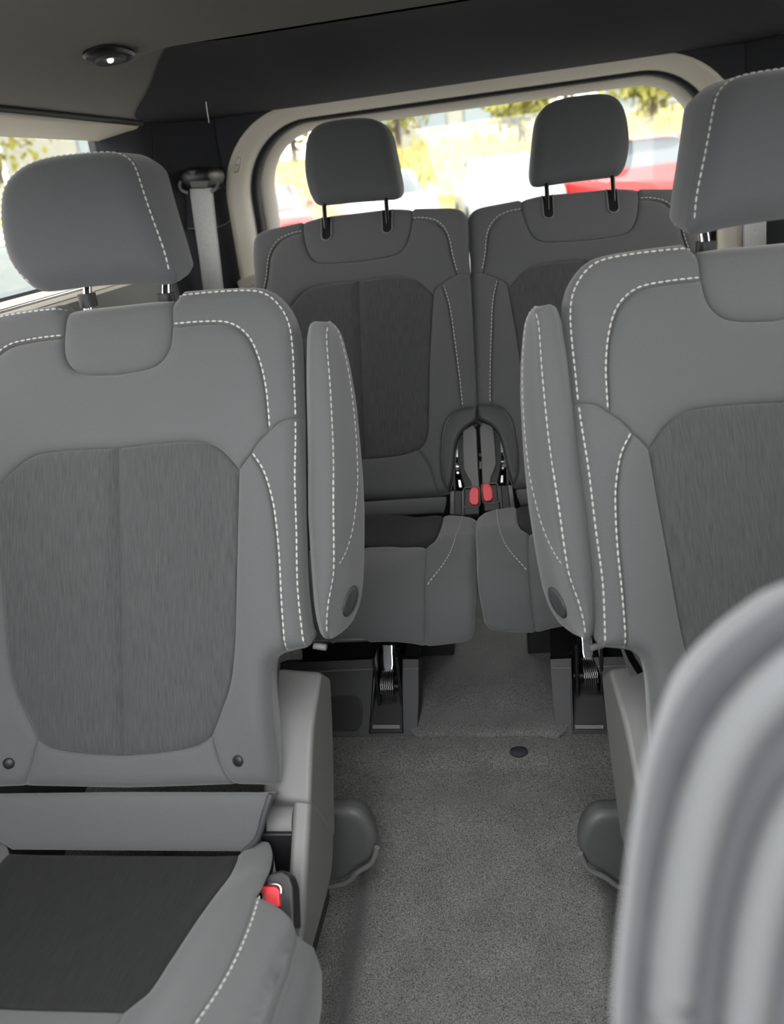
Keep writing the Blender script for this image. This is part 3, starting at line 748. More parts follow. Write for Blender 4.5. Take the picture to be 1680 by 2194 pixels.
    A = np.column_stack([np.full(len(pu), X1+0.001), pu]); B = np.column_stack([np.full(len(pu), X0), pu+np.array([0.006, 0.004])])
    slab('upper_cover', A, B, M['plas'], cov, bev=0.007, seg=3)
    # hinge drum under the upper cover
    c0 = Fe[ku-1]+np.array([0.012, -0.040])
    tube('hinge_drum', [(X0+0.004, c0[0], c0[1]), (Xm-0.002, c0[0], c0[1])], 0.027, M['plas'], cov, seg=24)
    box('hinge_tongue', (X0+0.004, c0[0]-0.024, c0[1]-0.055), (X0+0.014, c0[0]+0.01, c0[1]), M['plas'], cov, bev=0.003)
    box('hinge_tongue', (X0+0.026, c0[0]-0.010, c0[1]-0.030), (Xm-0.002, c0[0]+0.02, c0[1]), M['plas'], cov, bev=0.003)
    # dark bracket filling the gap behind
    box('frame_bracket', (X0-0.004, 0.86, 0.20), (Xm, 0.96, 0.40), M['black'], root, bev=0.003)
    # ---------------- rounded handle standing out into the aisle
    HP = Surf([(1.02, 0.05), (1.02, 0.60)])
    hq = spline(HP.pix([(690, 1742), (725, 1739), (756, 1739), (784, 1757), (802, 1788), (806, 1815), (797, 1842), (768, 1862), (742, 1884), (712, 1893), (690, 1893)]), 0.005, closed=True)
    hd = shell('release_handle', HP, hq, -0.010, [(0.0, 0.010), (0.004, 0.024), (0.012, 0.032)], M['mplas'], root)
    hd['label'] = 'dark rounded release handle by the aisle'
    Pad(HP, hq, 0.0, 0.01, outer=hq, R=0.010).build('handle_face', M['mplas'], hd, res=0.006)
    lip = HP.world(HP.pix([(692, 1902), (715, 1899), (744, 1890), (768, 1868), (797, 1848), (808, 1815)]), 0.0)
    tube('handle_lip', spline(lip, 0.005), 0.0042, M['plas'], hd, seg=10)
    # ---------------- seat belt buckle beside the cushion
    BP = Surf([(0.765, 0.405), (0.825, 0.46)])
    bw = lambda p, w: BP.world(BP.pix(p, 0.0), w)
    body = [(541, 1903), (556, 1886), (584, 1869), (604, 1863), (620, 1874), (628, 1900), (632, 1990), (600, 1980), (560, 1930)]
    bk = slab('belt_buckle', bw(body, 0.0), bw(body, -0.03), M['black'], root, bev=0.004, seg=3)
    rb = [(564, 1899), (594, 1900), (601, 1908), (603, 1945), (570, 1940), (561, 1912)]
    slab('red_button', bw(rb, 0.006), bw(rb, -0.004), M['red'], bk, bev=0.002, seg=2)
    tube('buckle_rim', BP.world(spline(BP.pix([(540, 1908), (545, 1897), (556, 1892), (575, 1895), (595, 1895), (603, 1902), (604, 1915)]), 0.002), 0.003), 0.0016, M['chrome'], bk, seg=8)
    # base of the seat on the floor: rail and feet
    for x in (-0.40, -0.70):
        box('seat_rail', (x-0.02, 0.35, 0.085), (x+0.02, 1.02, 0.13), M['black'], root, bev=0.004)
        for y in (0.42, 0.93): box('seat_foot', (x-0.025, y-0.03, 0.055 if y < 0.6 else 0.10), (x+0.025, y+0.03, 0.09 if y < 0.6 else 0.115), M['black'], root, bev=0.004)
    box('seat_frame', (-0.74, 0.42, 0.12), (-0.36, 0.90, 0.31), M['black'], root, bev=0.02)
captain_extras(cap)
cap.location.z = 0.06

# the twin on the right: handed copy, set a touch differently
P2 = Vector((2*XC-cap.location.x, cap.location.y, cap.location.z))
cap2 = mirror_tree(cap, loc=P2+Vector((0.0234, 0.0478, -0.0205)))
cap2.rotation_euler = (0.0229, 0.031, 0.1759)
for ch in cap2.children:
    k = ch.name.split('.')[0]
    if k in ('recliner_cover', 'release_handle', 'belt_buckle', 'frame_bracket'): ch.location.x += 0.017
    if k == 'armrest': ch.location.x += 0.008
tag(cap2, 'grey cloth captain seat at right, partly hidden by the blurred front seat', 'car seat', 'captain seats of the middle row')

# ================================================================ LAST-ROW SEATS
TXC = -0.3655
def tr_shape(x, s):
    t = np.abs(x-TXC)
    return 0.012*sstep(0.12, 0.19, t)*sstep(0.05, 0.2, s)*(1-sstep(0.5, 0.62, s))-0.008*sstep(0.66, 0.76, s)
TB = Surf([(1.62, 0.43), (1.62+0.9*math.sin(0.486), 0.43+0.9*math.cos(0.486))], 0.0, tr_shape)
def build_last_row():
    root = empty('rear_seat', (TXC, 1.52, 0.215), 'dark grey last-row seat, left one, its headrest against the rear window', 'car seat', 'seats of the last row')
    st = Seat(TB, TXC); q = st.q; F = st.full
    bibR = q([(882, 443), (881, 476), (874, 510), (862, 533), (843, 545), (786, 556)]); bibR[-1, 0] = 0
    bibT = spline(np.array([(0, 0.758), (0.08, 0.757), bibR[0]]), 0.008)
    inS = q([(883, 470), (910, 470), (933, 476), (949, 490), (959, 508), (968, 552), (979, 588)])
    insT = q([(771, 600), (833, 593), (871, 593), (895, 602), (914, 619), (929, 631)]); insT[0, 0] = 0
    insR = q([(929, 631), (926, 667), (921, 757), (918, 876), (917, 924), (910, 948), (897, 963)])
    insB = mid0(q([(897, 963), (862, 974), (810, 981), (779, 983)]))
    bsA = q([(929, 631), (933, 617), (947, 606)]); bsB = q([(947, 606), (967, 593), (979, 588)]); bsC = q([(979, 588), (990, 586), (1005, 586)])
    bst = q([(947, 606), (960, 652), (969, 710), (976, 762), (983, 819), (988, 874)])
    o1 = q([(882, 441), (929, 440), (972, 440), (990, 446), (1000, 462), (1002, 543), (1005, 586)]); o1[0] = bibR[0]; bsC[-1] = o1[-1]
    o2 = q([(1005, 586), (1008, 614), (1014, 733), (1019, 819), (1020, 871)])
    arO1 = q([(1020, 871), (1003, 872), (988, 874)]); arO2 = q([(988, 874), (975, 880), (962, 890), (950, 914), (945, 957), (945, 1000), (950, 1033), (961, 1052)])
    arE = q([(1020, 871), (1020, 902)]); arI = q([(1020, 902), (1005, 910), (988, 926), (977, 950), (972, 986), (969, 1019), (961, 1052)])
    bsm = q([(897, 963), (919, 995), (931, 1029), (940, 1058)])
    bt1 = q([(961, 1052), (950, 1056), (940, 1058)]); bt2 = mid0(q([(940, 1058), (870, 1064), (782, 1069)]))
    half = join(bibT, o1, o2, arE, arI, bt1, bt2); OUT = join(half, st.mir(half)[::-1]); outer = F(OUT)
    bk = shell('backrest', TB, outer, -0.020, [(-0.001, 0.012), (0.004, 0.04), (0.012, 0.07), (0.03, 0.085)], M['fab'], root)
    kw = dict(outer=outer, R=0.016)
    def pad(name, poly, mat='fab', both=True, **k):
        a = dict(kw); a.update(k); p = Pad(TB, F(poly), **a); p.build(name, M[mat], bk, res=0.009)
        if both: Pad(TB, F(st.mir(poly)), **a).build(name, M[mat], bk, res=0.010)
        return p
    sym = lambda c: join(c, st.mir(c)[::-1])
    bib = pad('bib_panel', sym(join(bibT, bibR)), both=False, depth=0.005, r=0.018)
    cut = len([i for i in range(len(bibR)) if bibR[i, 1] >= inS[0, 1]-1e-6]); bibA, bibB = bibR[:cut], bibR[cut-1:]; inS[0] = bibB[0]
    sh = pad('shoulder_panel', join(o1, bsC[::-1], inS[::-1], bibA[::-1]))
    pad('chest_panel', sym(join(bibB[::-1], inS, bsB[::-1], bsA[::-1], insT[::-1])), both=False, depth=0.008, r=0.013)
    pad('insert_panel', join(insT, insR, insB), 'rib', depth=0.006, outer=None)
    bo = pad('bolster_panel', join(bsB, bsC, o2, arO1, bst[::-1]))
    pad('inner_bolster_panel', join(bsA, bst, arO2, bt1, bsm[::-1], insR[::-1]))
    pad('lower_panel', sym(join(insB[::-1], bsm, bt2)), both=False, depth=0.006)
    pad('arch_trim', join(arE, arI, arO2[::-1], arO1[::-1]), 'lether', depth=0.003, r=0.006, R=0.006)
    cur = []; dk = []
    def run(pd, Q, lst=cur):
        for sgn in (1, -1):
            A = np.asarray(Q) if sgn == 1 else st.mir(Q)
            p2 = pd if sgn == 1 else Pad(TB, F(st.mir(pd.poly-np.array([TXC, 0]))), pd.depth, pd.r, pd.outer, pd.R)
            lst.append(on_pad(TB, p2, F(A)))
    run(sh, q([(885, 466), (910, 466), (935, 472), (952, 487), (962, 507), (971, 551), (981, 584)]))
    run(bo, q([(950, 609), (963, 652), (972, 710), (979, 762), (986, 819), (991, 868)]))
    stitches('stitching', cur, M['thread'], bk, width=0.0011)
    run(None if False else Pad(TB, F(join(arE, arI, arO2[::-1], arO1[::-1])), 0.003, 0.006), q([(1015, 877), (992, 879), (966, 895), (955, 917), (950, 957), (950, 1000), (954, 1028)]), dk)
    stitches('dark_stitching', dk, M['dthread'], bk, length=0.003, gap=0.002)
    # post slots in the bib
    for sx in (1, -1):
        c = q([(830, 443), (830, 500)], sp=False); x = c[1][0]; sb = c[1][1]; r = 0.011
        U = [(x-r, 0.752), (x-r, sb+r)]+[(x+r*math.cos(t), sb+r+r*math.sin(t)) for t in np.linspace(math.pi, 2*math.pi, 9)]+[(x+r, sb+r), (x+r, 0.752)]
        U = np.array([(sx*a, b) for a, b in U]); U = spline(U, 0.004)
        w = bib.h(F(U)); w = np.where(inside(F(U), bib.poly), w, -0.022)
        top = TB.world(F(U), w+0.0012)
        n = len(U)
        slot = mesh_obj('post_slot', top, [tuple(range(n))], M['black'], bk, smooth=False)
        tube('slot_rim', top, 0.0017, M['plas'], slot, seg=8)
    # ---------------- headrest
    HB = Surf([(TB.P[1][0], TB.P[1][1]), (TB.P[2][0], TB.P[2][1])])
    hq = HB.pix([(648, 350), (650, 305), (660, 277), (683, 259), (740, 249), (790, 247), (815, 255), (831, 275), (842, 320), (852, 372), (855, 400), (848, 414), (820, 419), (760, 425), (700, 430), (676, 429), (662, 411), (652, 380)], 0.02)
    ho = spline(hq, 0.008, closed=True); c = ho.mean(0)
    HB.shape = lambda x, s: 0.02+0.010*(1-np.clip(((x-c[0])/0.12)**2, 0, 1))
    hr = shell('headrest', HB, ho, -0.026, [(-0.002, 0.015), (-0.001, 0.04), (0.008, 0.06), (0.03, 0.074)], M['head'], root, rise=0.5)
    Pad(HB, ho, 0.0, 0.01, outer=ho, R=0.028).build('front_panel', M['head'], hr, res=0.009)
    for p in ((697, 480), (830, 470)):
        b = TB.world(TB.pix([p], 0.002), 0.0)[0]; d = np.array([0, 0.30, 0.95])
        tube('post', [b-d*0.02, b+d*0.05, b+d*0.105], 0.0048, M['gunmetal'], hr, seg=12)
    # ---------------- cushion
    TC = Surf([(1.66, 0.522), (1.55, 0.528), (1.42, 0.540), (1.345, 0.543), (1.295, 0.530), (1.268, 0.50), (1.262, 0.46), (1.264, 0.40)], 0.0,
              lambda x, s: 0.016*sstep(0.10, 0.17, np.abs(x-TXC))*(1-sstep(0.22, 0.34, s)))
    sc = Seat(TC, TXC); cq = sc.q; FF = sc.full
    rear0 = cq([(783, 1101), (870, 1101), (950, 1101)]); rear0[0, 0] = 0
    rear1 = cq([(950, 1101), (964, 1100), (995, 1102), (1019, 1107), (1033, 1117)])
    edge = cq([(1033, 1117), (1029, 1143), (1023, 1190), (1020, 1262), (1018, 1330), (1017, 1365)])
    bot1 = cq([(1017, 1365), (1008, 1379), (962, 1388), (912, 1393)]); bot2 = mid0(cq([(912, 1393), (876, 1386), (838, 1383), (785, 1384)]))
    iE = cq([(950, 1101), (943, 1129), (931, 1155), (913, 1169)]); iF = cq([(913, 1169), (850, 1169), (785, 1170)]); iF[-1, 0] = 0
    seam = cq([(913, 1169), (914, 1181), (910, 1286), (912, 1393)])
    half = join(rear0, rear1, edge, bot1, bot2); co = FF(join(half, sc.mir(half)[::-1]))
    cu = shell('cushion', TC, co, -0.014, [(0.0, 0.012), (0.008, 0.04), (0.016, 0.07)], M['fab'], root)
    kw = dict(outer=co, R=0.013)
    def cpad(name, poly, mat='fab', both=True, **k):
        a = dict(kw); a.update(k); p = Pad(TC, FF(poly), **a); p.build(name, M[mat], cu, res=0.009)
        if both: Pad(TC, FF(sc.mir(poly)), **a).build(name, M[mat], cu, res=0.012)
        return p
    cpad('insert_panel', join(rear0, iE, iF, sc.mir(join(rear0, iE, iF))[::-1]), 'nap', both=False, depth=0.005)
    cb = cpad('bolster_panel', join(rear1, edge, bot1, seam[::-1], iE[::-1]))
    cpad('front_panel', sym(join(iF[::-1], seam, bot2)), both=False)
    cur = []
    s1 = cq([(991, 1106), (981, 1138), (967, 1176), (943, 1219), (914, 1256)])
    cur.append(on_pad(TC, cb, FF(s1)))
    stitches('stitching', cur, M['thread'], cu, width=0.0011)
    # padded roll between cushion and backrest
    RP = Surf([(1.705, 0.548), (1.686, 0.556), (1.667, 0.550), (1.655, 0.534), (1.651, 0.512)])
    rr = RP.pix([(955, 1062), (954, 1080), (950, 1100)])-np.array([TXC, 0])
    hp_ = join(spline(np.array([(0, rr[0][1]), rr[0]]), 0.008), rr, spline(np.array([rr[-1], (0, rr[-1][1])]), 0.008))
    poly = join(hp_, (hp_*np.array([-1, 1]))[::-1])+np.array([TXC, 0])
    ro = shell('seat_roll', RP, poly, -0.005, [(0.0, 0.01), (0.004, 0.02)], M['fab'], root)
    Pad(RP, poly, 0.005, 0.010).build('roll_cover', M['fab'], ro, res=0.010)
    # ---------------- recliner arm, brackets and buckle in the arch
    tw = lambda p, w: TP.world(TP.pix(p, 0.0), w)
    TP = Surf([(1.62, 0.43), (1.62+0.9*math.sin(0.486), 0.43+0.9*math.cos(0.486))])
    face = [(1012, 909), (991, 922), (991, 960), (993, 1003), (1000, 1018), (1008, 1032), (1011, 1050), (1027, 1050), (1023, 990), (1020, 920)]
    arm = slab('recliner_arm', tw(face, -0.004), tw(face, -0.05), M['plas'], root, bev=0.002, seg=2); arm['label'] = 'angular grey plastic recliner arm'
    dark = [(1003, 912), (985, 935), (977, 950), (978, 990), (984, 1012), (993, 1042), (1012, 1046), (1020, 990), (1018, 930)]
    slab('arm_back', tw(dark, -0.016), tw(dark, -0.06), M['dplas'], arm, bev=0.003)
    for poly in ([(973, 966), (979, 954), (980, 977), (973, 977)], [(975, 995), (982, 995), (982, 999), (975, 999)], [(976, 1008), (982, 1008), (982, 1013), (977, 1013)], [(980, 1026), (985, 1026), (988, 1042), (982, 1042)]):
        slab('latch_plate', tw(poly, -0.014), tw(poly, -0.03), M['chrome'], arm, bev=0.0008)
    strut = [(966, 985), (971, 984), (975, 1048), (970, 1048)]
    slab('latch_strut', tw(strut, -0.014), tw(strut, -0.04), M['dplas'], arm, bev=0.001)
    for poly, m in (([(964, 1052), (973, 1050), (973, 1101), (963, 1101)], 'plas'), ([(973, 1050), (988, 1050), (989, 1104), (973, 1102)], 'black'), ([(988, 1050), (994, 1050), (994, 1104), (989, 1104)], 'plas')):
        slab('hinge_bracket', tw(poly, -0.006), tw(poly, -0.05), M[m], arm, bev=0.0015)
    hs = [(995, 1048), (1028, 1047), (1029, 1104), (995, 1106)]
    bu = slab('belt_buckle', tw(hs, 0.012), tw(hs, -0.03), M['black'], root, bev=0.003)
    rim = spline(TP.pix([(996, 1049), (1028, 1047), (1028, 1087), (996, 1088)]), 0.0015, closed=True)
    rim = TP.pix([(997, 1047), (1026, 1046), (1029, 1049), (1029, 1084), (1026, 1087), (998, 1089), (995, 1086), (995, 1050)])
    tube('buckle_rim', TP.world(spline(rim, 0.004, closed=True), 0.0135), 0.0013, M['plas'], bu, seg=8, closed=True)
    rb = [(1012, 1048), (1020, 1046), (1026, 1049), (1028, 1056), (1028, 1079), (1024, 1085), (1013, 1085), (1007, 1079), (1007, 1060)]
    slab('red_button', tw(rb, 0.022), tw(rb, 0.010), M['red'], bu, bev=0.0025, seg=3)
    slab('button_ridge', tw([(1014, 1050), (1015.5, 1050), (1015, 1083), (1013.5, 1083)], 0.0232), tw([(1014, 1050), (1015.5, 1050), (1015, 1083), (1013.5, 1083)], 0.02), M['red'], bu, bev=0)
    # ---------------- folding leg with its spring, under the front of the cushion
    MC = Surf([(1.328, 0.213), (1.328+0.3*math.sin(0.42), 0.213+0.3*math.cos(0.42))])
    mw = lambda p, w: MC.world(MC.pix(p, 0.0), w)
    leg = [(813, 1378), (842, 1378), (844, 1425), (842, 1442), (817, 1442), (814, 1425)]
    lg = slab('folding_leg', mw(leg, -0.012), mw(leg, -0.030), M['chrome'], root, bev=0.006, seg=3)
    c = mw([(832, 1474)], -0.022)[0]; n = 7; pts = []
    for k in range(n*20+1):
        t = 2*math.pi*k/20; pts.append((c[0]-0.0125+0.025*k/(n*20)+0.004*(math.sin(t)-1)*0.3, c[1]-0.027*math.cos(t), c[2]+0.030*math.sin(t)))
    tube('torsion_spring', pts, 0.0018, M['steel'], lg, seg=8)
    tube('spring_pin', [(c[0]-0.026, c[1], c[2]), (c[0]+0.026, c[1], c[2])], 0.008, M['black'], lg, seg=14)
    for dx in (-0.021, 0.021):
        box('leg_plate', (c[0]+dx-0.003, c[1]-0.018, c[2]-0.03), (c[0]+dx+0.003, c[1]+0.02, c[2]+0.07), M['black'], lg, bev=0.002)
    # frame under the cushion down to the platform
    box('seat_frame', (TXC-0.19, 1.44, 0.36), (TXC+0.19, 1.66, 0.47), M['black'], root, bev=0.01)
    box('rear_foot', (TXC-0.16, 1.58, 0.216), (TXC+0.16, 1.64, 0.37), M['black'], root, bev=0.005)
    return root
tr = build_last_row()
P3 = Vector((2*XC-tr.location.x, tr.location.y, tr.location.z))
tr2 = mirror_tree(tr, loc=P3+Vector((-0.004, 0.0037, 0.0038)))
tr2.rotation_euler = (-0.0332, 0.0268, 0.0518)
tag(tr2, 'dark grey last-row seat, right one, headrest in front of the red car', 'car seat', 'seats of the last row')

# ================================================================ PLASTIC MOUNT COVERS ON THE PLATFORM
MC = Surf([(1.328, 0.2145), (1.328+0.3*math.sin(0.42), 0.2145+0.3*math.cos(0.42))])
mw = lambda p, w: MC.world(MC.pix(p, 0.0), w)
def mount(label, out, slot, lipp, pocket, line):
    c = mw([out[0]], 0)[0]
    root = empty('seat_mount_cover', (c[0], 1.35, 0.214), label, 'mount cover', 'mount covers in front of the last row')
    body = slab('cover', mw(out, 0.0), mw(out, -0.045), M['dplas'], root, bev=0.001, seg=2)
    lo_ = mw([slot[0], slot[1]], -0.002); hi_ = mw([slot[2], slot[3]], -0.06); q4 = np.vstack([lo_, hi_])
    q4[0, 0] -= 0.004; q4[3, 0] -= 0.012; q4[1, 0] += 0.004; q4[2, 0] += 0.012
    slab('slot_back', q4, q4+np.array([0, 0.004, -0.001]), M['black'], body, bev=0)
    slab('slot_lip', mw(lipp, 0.0), mw(lipp, -0.006), M['plas'], body, bev=0.001)
    tube('slot_rim', np.array(mw([slot[3], slot[0], slot[1], slot[2]], 0.0002)), 0.0016, M['black'], body, seg=6)
    for ln in line:
        A = mw(ln, 0.0); back = A+np.array([0, 0.10, 0.03])
        lid = np.array([A[0], A[1], back[1], back[0]]); slab('top_plate', lid, lid-np.array([0, 0, 0.004]), M['black'], body, bev=0.001)
        tube('top_edge', A, 0.0016, M['plas'], body, seg=8)
    if pocket:
        pk = spline(MC.pix(pocket), 0.004, closed=True); n = len(pk)
        A = MC.world(pk, 0.0008); mesh_obj('pocket', A, [tuple(range(n))], M['black'], body, smooth=False)  # flat black face painted in for the shaded recess
        tube('pocket_rim', A, 0.0012, M['dplas'], body, closed=True, seg=6)
    return root
mount('black plastic mount cover with square pocket, beside the left captain seat',
      [(600, 1580), (894, 1577), (897, 1500), (897, 1412), (862, 1412), (863, 1570), (792, 1571), (806, 1440), (800, 1412), (600, 1420)],
      [(792, 1571), (863, 1570), (862, 1412), (802, 1412)], [(798, 1553), (857, 1553), (857, 1562), (798, 1562)],
      [(650, 1492), (700, 1492), (760, 1491), (772, 1497), (776, 1510), (776, 1545), (768, 1560), (755, 1566), (700, 1566), (650, 1566)],
      [[(640, 1440), (806, 1433)], [(864, 1433), (897, 1432)]])
mount('black plastic mount cover beside the right captain seat',
      [(1191, 1579), (1420, 1576), (1420, 1405), (1270, 1408), (1288, 1450), (1303, 1571), (1227, 1572), (1224, 1449), (1222, 1410), (1178, 1412), (1184, 1500)],
      [(1227, 1572), (1303, 1571), (1285, 1410), (1223, 1410)], [(1232, 1553), (1294, 1553), (1294, 1562), (1232, 1562)], None,
      [[(1181, 1431), (1222, 1431)], [(1274, 1428), (1400, 1424)]])
# carpet piece lying on the platform between the covers
ce = atz([(897, 1569), (960, 1566), (1050, 1568), (1120, 1565), (1193, 1569)], 0.226)
ce = spline(ce, 0.01); rows = []
for k, (dy, dz) in enumerate(((0.0, -0.012), (-0.002, -0.004), (0.002, 0.0), (0.02, 0.002), (0.08, 0.003), (0.2, 0.004), (0.4, 0.004))):
    r = ce.copy(); r[:, 1] += dy; r[:, 2] = 0.226+dz; r[:, 0] = r[:, 0]+(r[:, 0]-r[:, 0].mean())*0.06*k; rows.append(r)
cp = loft('carpet_flap', rows, M['carpet2'], closed=False, loc=(ce[:, 0].mean(), 1.33, 0.214))
tag(cp, 'dark speckled carpet piece lying between the two mount covers', 'carpet')
pl = atz([(1112, 1614)], 0.206)[0]  # thin dark disc for the dark spot on the carpet
a = np.linspace(0, 2*math.pi, 17)[:-1]
tag(loft('carpet_plug', [[(pl[0]+r*math.cos(t), pl[1]+r*0.7*math.sin(t), z) for t in a] for r, z in ((0.016, 0.204), (0.015, 0.2125), (0.008, 0.2135), (0.0005, 0.2135))], M['dtrim'], loc=(pl[0], pl[1], 0.206)), 'small dark plug in the carpet in front of the platform', 'plug')

# ================================================================ SEAT BELTS
def belt(label, Y, pts_l, pts_r, th=0.0014, cover=None, lid=None):
    L_ = aty(pts_l, Y); R_ = aty(pts_r, Y)
    c = (L_[-1]+R_[-1])/2
    root = empty('seat_belt', tuple(c), label, 'seat belt', 'seat belts of the last row')
    a = spline(L_, 0.01); n = len(a); b = spline(R_, 0.01); b = np.stack([np.interp(np.linspace(0, 1, n), np.linspace(0, 1, len(b)), b[:, j]) for j in range(3)], 1)
    rows = []
    for i in range(n):
        e = (b[i]-a[i])
        rows.append([a[i], a[i]+e*0.06+np.array([0, -th*1.6, 0]), a[i]+e*0.12+np.array([0, -th, 0]), a[i]+e*0.88+np.array([0, -th, 0]), a[i]+e*0.94+np.array([0, -th*1.6, 0]), b[i], b[i]+np.array([0, th, 0]), a[i]+np.array([0, th, 0])])
    loft('webbing', rows, M['web'], root, sharp=35)
    if cover:
        out = aty(cover, Y-0.012)
        n = len(out); cc = out.mean(0)
        rows = []
        for sc_, dy in ((1.0, 0.075), (1.04, 0.02), (1.0, 0.0), (0.86, -0.022), (0.66, -0.034), (0.10, -0.036)):
            o = cc+(out-cc)*sc_; o[:, 1] = out[:, 1]+dy; rows.append(spline(o, 0.006, closed=True)[:])
        m = min(len(r) for r in rows)
        rows = [np.stack([np.interp(np.linspace(0, 1, 40, endpoint=False), np.linspace(0, 1, len(r)+1), np.append(r[:, j], r[0, j])) for j in range(3)], 1) for r in rows]
        g = loft('guide_cover', rows, M['black'], root, sharp=60)
        lip = aty([(398, 386), (400, 398), (405, 404), (440, 405), (455, 402), (460, 388)], Y-0.045)
        slab('guide_lip', aty([(405, 387), (451, 386), (444, 402), (410, 403)], Y-0.052), aty([(405, 387), (451, 386), (444, 402), (410, 403)], Y-0.03), M['dplas'], g, bev=0.002)
        for c3 in ([(388, 388), (385, 398), (390, 408), (402, 413)], [(463, 388), (466, 397), (461, 406), (452, 411)]):
            tube('guide_ring', spline(aty(c3, Y-0.02), 0.004), 0.004, M['plas'], g, seg=8)
    return root
BY = 2.175
belt('grey seat belt hanging from a black guide on the left rear pillar', BY,
     [(406, 405), (416, 480), (425, 540), (434, 612), (445, 700), (450, 760)], [(455, 402), (463, 480), (470, 540), (478, 612), (490, 700), (495, 760)],
     cover=[(397, 364), (410, 359), (436, 358), (452, 362), (459, 372), (459, 386), (448, 400), (425, 404), (403, 401), (392, 388), (390, 374)])
belt('grey seat belt glimpsed below the right captain seat headrest', 2.12, [(1592, 440), (1592, 520), (1594, 640)], [(1642, 436), (1642, 515), (1643, 640)])
# pocket lid in the pillar behind the belt
def on_pillar(px, out=0.0):
    """meet the left pillar trim"""
    Yk = np.array([2.066, 2.085, 2.11, 2.15, 2.195, 2.262, 2.275]); Xk = np.array([XL-0.03, XL-0.004, XL, XL+0.010, XL+0.035, XL+0.095, XL+0.105])
    o = []
    for d in ray(px):
        t = np.linspace(1.8, 2.4, 1200); ys = t*d[1]; xs_ = t*d[0]; f = xs_-np.interp(ys, Yk, Xk)
        k = np.where(np.sign(f[:-1]) != np.sign(f[1:]))[0]; k = k[0] if len(k) else 600
        o.append(CAM+d*t[k]+np.array([out*0.7, -out*0.7, 0]))
    return np.array(o)
lid = [(398, 404), (440, 404), (490, 402), (498, 410), (500, 440), (497, 465), (485, 478), (465, 486), (440, 490), (398, 489)]
A = on_pillar(lid, 0.006); B = on_pillar(lid, -0.01)
sl_ = slab('belt_panel', A, B, M['dtrim'], None, bev=0.003, loc=tuple(A.mean(0)))
tag(sl_, 'dark pocket panel on the rear pillar behind the grey belt', 'panel')
tube('panel_edge', spline(on_pillar([(455, 404), (488, 402), (497, 409), (499, 440), (496, 465), (484, 478), (462, 487), (440, 491), (400, 490)], 0.006), 0.01), 0.0016, M['plas'], sl_, seg=8)
tb = on_pillar([(522, 600)], 0.03)[0]
o = tag(box('trim_bracket', (tb[0]-0.03, tb[1]-0.02, tb[2]-0.014), (tb[0]+0.05, tb[1]+0.02, tb[2]+0.012), M['beige'], None, bev=0.006, loc=tuple(tb), rot=(0.0, -0.25, 0.3)), 'pale trim bracket on the side wall beside the left last-row seat', 'bracket')
th = aty([(440, 206), (441, 214), (443, 232), (446, 250), (448, 263)], 2.0)
tag(tube('loose_thread', spline(th, 0.01), 0.0011, M['white'], None, seg=6, loc=tuple(th[0])), 'thin white thread hanging from the roof lining', 'thread')
# emblem inset in the pale surround
eb = [(503, 339), (512, 337), (516, 340), (515, 352), (511, 368), (503, 369), (500, 366), (501, 352)]
A = aty(eb, 2.272); em = slab('trim_badge', A, A+np.array([0, 0.01, 0]), M['beige'], tg, bev=0.001)
tube('badge_outline', A, 0.0009, M['plas'], em, closed=True, seg=6)
tube('badge_mark', aty([(504, 354), (512, 353)], 2.270), 0.0010, M['plas'], em, seg=6)
# seam line on pillar
tube('pillar_seam', spline(on_pillar([(326, 262), (328, 300), (331, 360), (334, 420)], 0.001), 0.01), 0.0016, M['black'], bpy.data.objects['wall_left'], seg=6)

# ================================================================ ROOF LAMP
dl = None
for d in ray([(234, 112)]):
    t = np.linspace(0.8, 2.2, 2000); P_ = CAM+d*t[:, None]; k = np.where(P_[:, 2] > roof_z(P_[:, 0], P_[:, 1]))[0][0]; dl = P_[k]
root = empty('roof_lamp', tuple(dl), 'small black roof lamp with a lit bulb, on the roof lining', 'lamp')
a = np.linspace(0, 2*math.pi, 33)[:-1]
def plate(rx, ry, dz, ex=2.6, ox=0.0, oy=0.0):
    c, s = np.cos(a), np.sin(a); X = np.sign(c)*np.abs(c)**(2/ex)*rx; Y = np.sign(s)*np.abs(s)**(2/ex)*ry
    al = 0.05; X2 = X*math.cos(al)-Y*math.sin(al)+ox; Y2 = X*math.sin(al)+Y*math.cos(al)+oy
    z = np.array([float(roof_z(dl[0]+x, dl[1]+y)) for x, y in zip(X2, Y2)])
    return np.stack([dl[0]+X2, dl[1]+Y2, z+dz], 1)
lp = loft('lamp_base', [plate(0.030, 0.062, 0.003), plate(0.031, 0.063, -0.004), plate(0.028, 0.058, -0.008), plate(0.022, 0.035, -0.009), plate(0.0005, 0.001, -0.009)], M['black'], root, sharp=40)
loft('lens_ring', [plate(0.022, 0.032, -0.008, 2.0), plate(0.021, 0.030, -0.013, 2.0), plate(0.014, 0.022, -0.012, 2.0), plate(0.0005, 0.0005, -0.011, 2.0)], M['dplas'], root, sharp=40)
loft('bulb', [plate(0.005, 0.0065, -0.011, 2.0, 0.002, -0.006), plate(0.004, 0.005, -0.0145, 2.0, 0.002, -0.006), plate(0.0003, 0.0003, -0.016, 2.0, 0.002, -0.006)], M['lamp'], root)

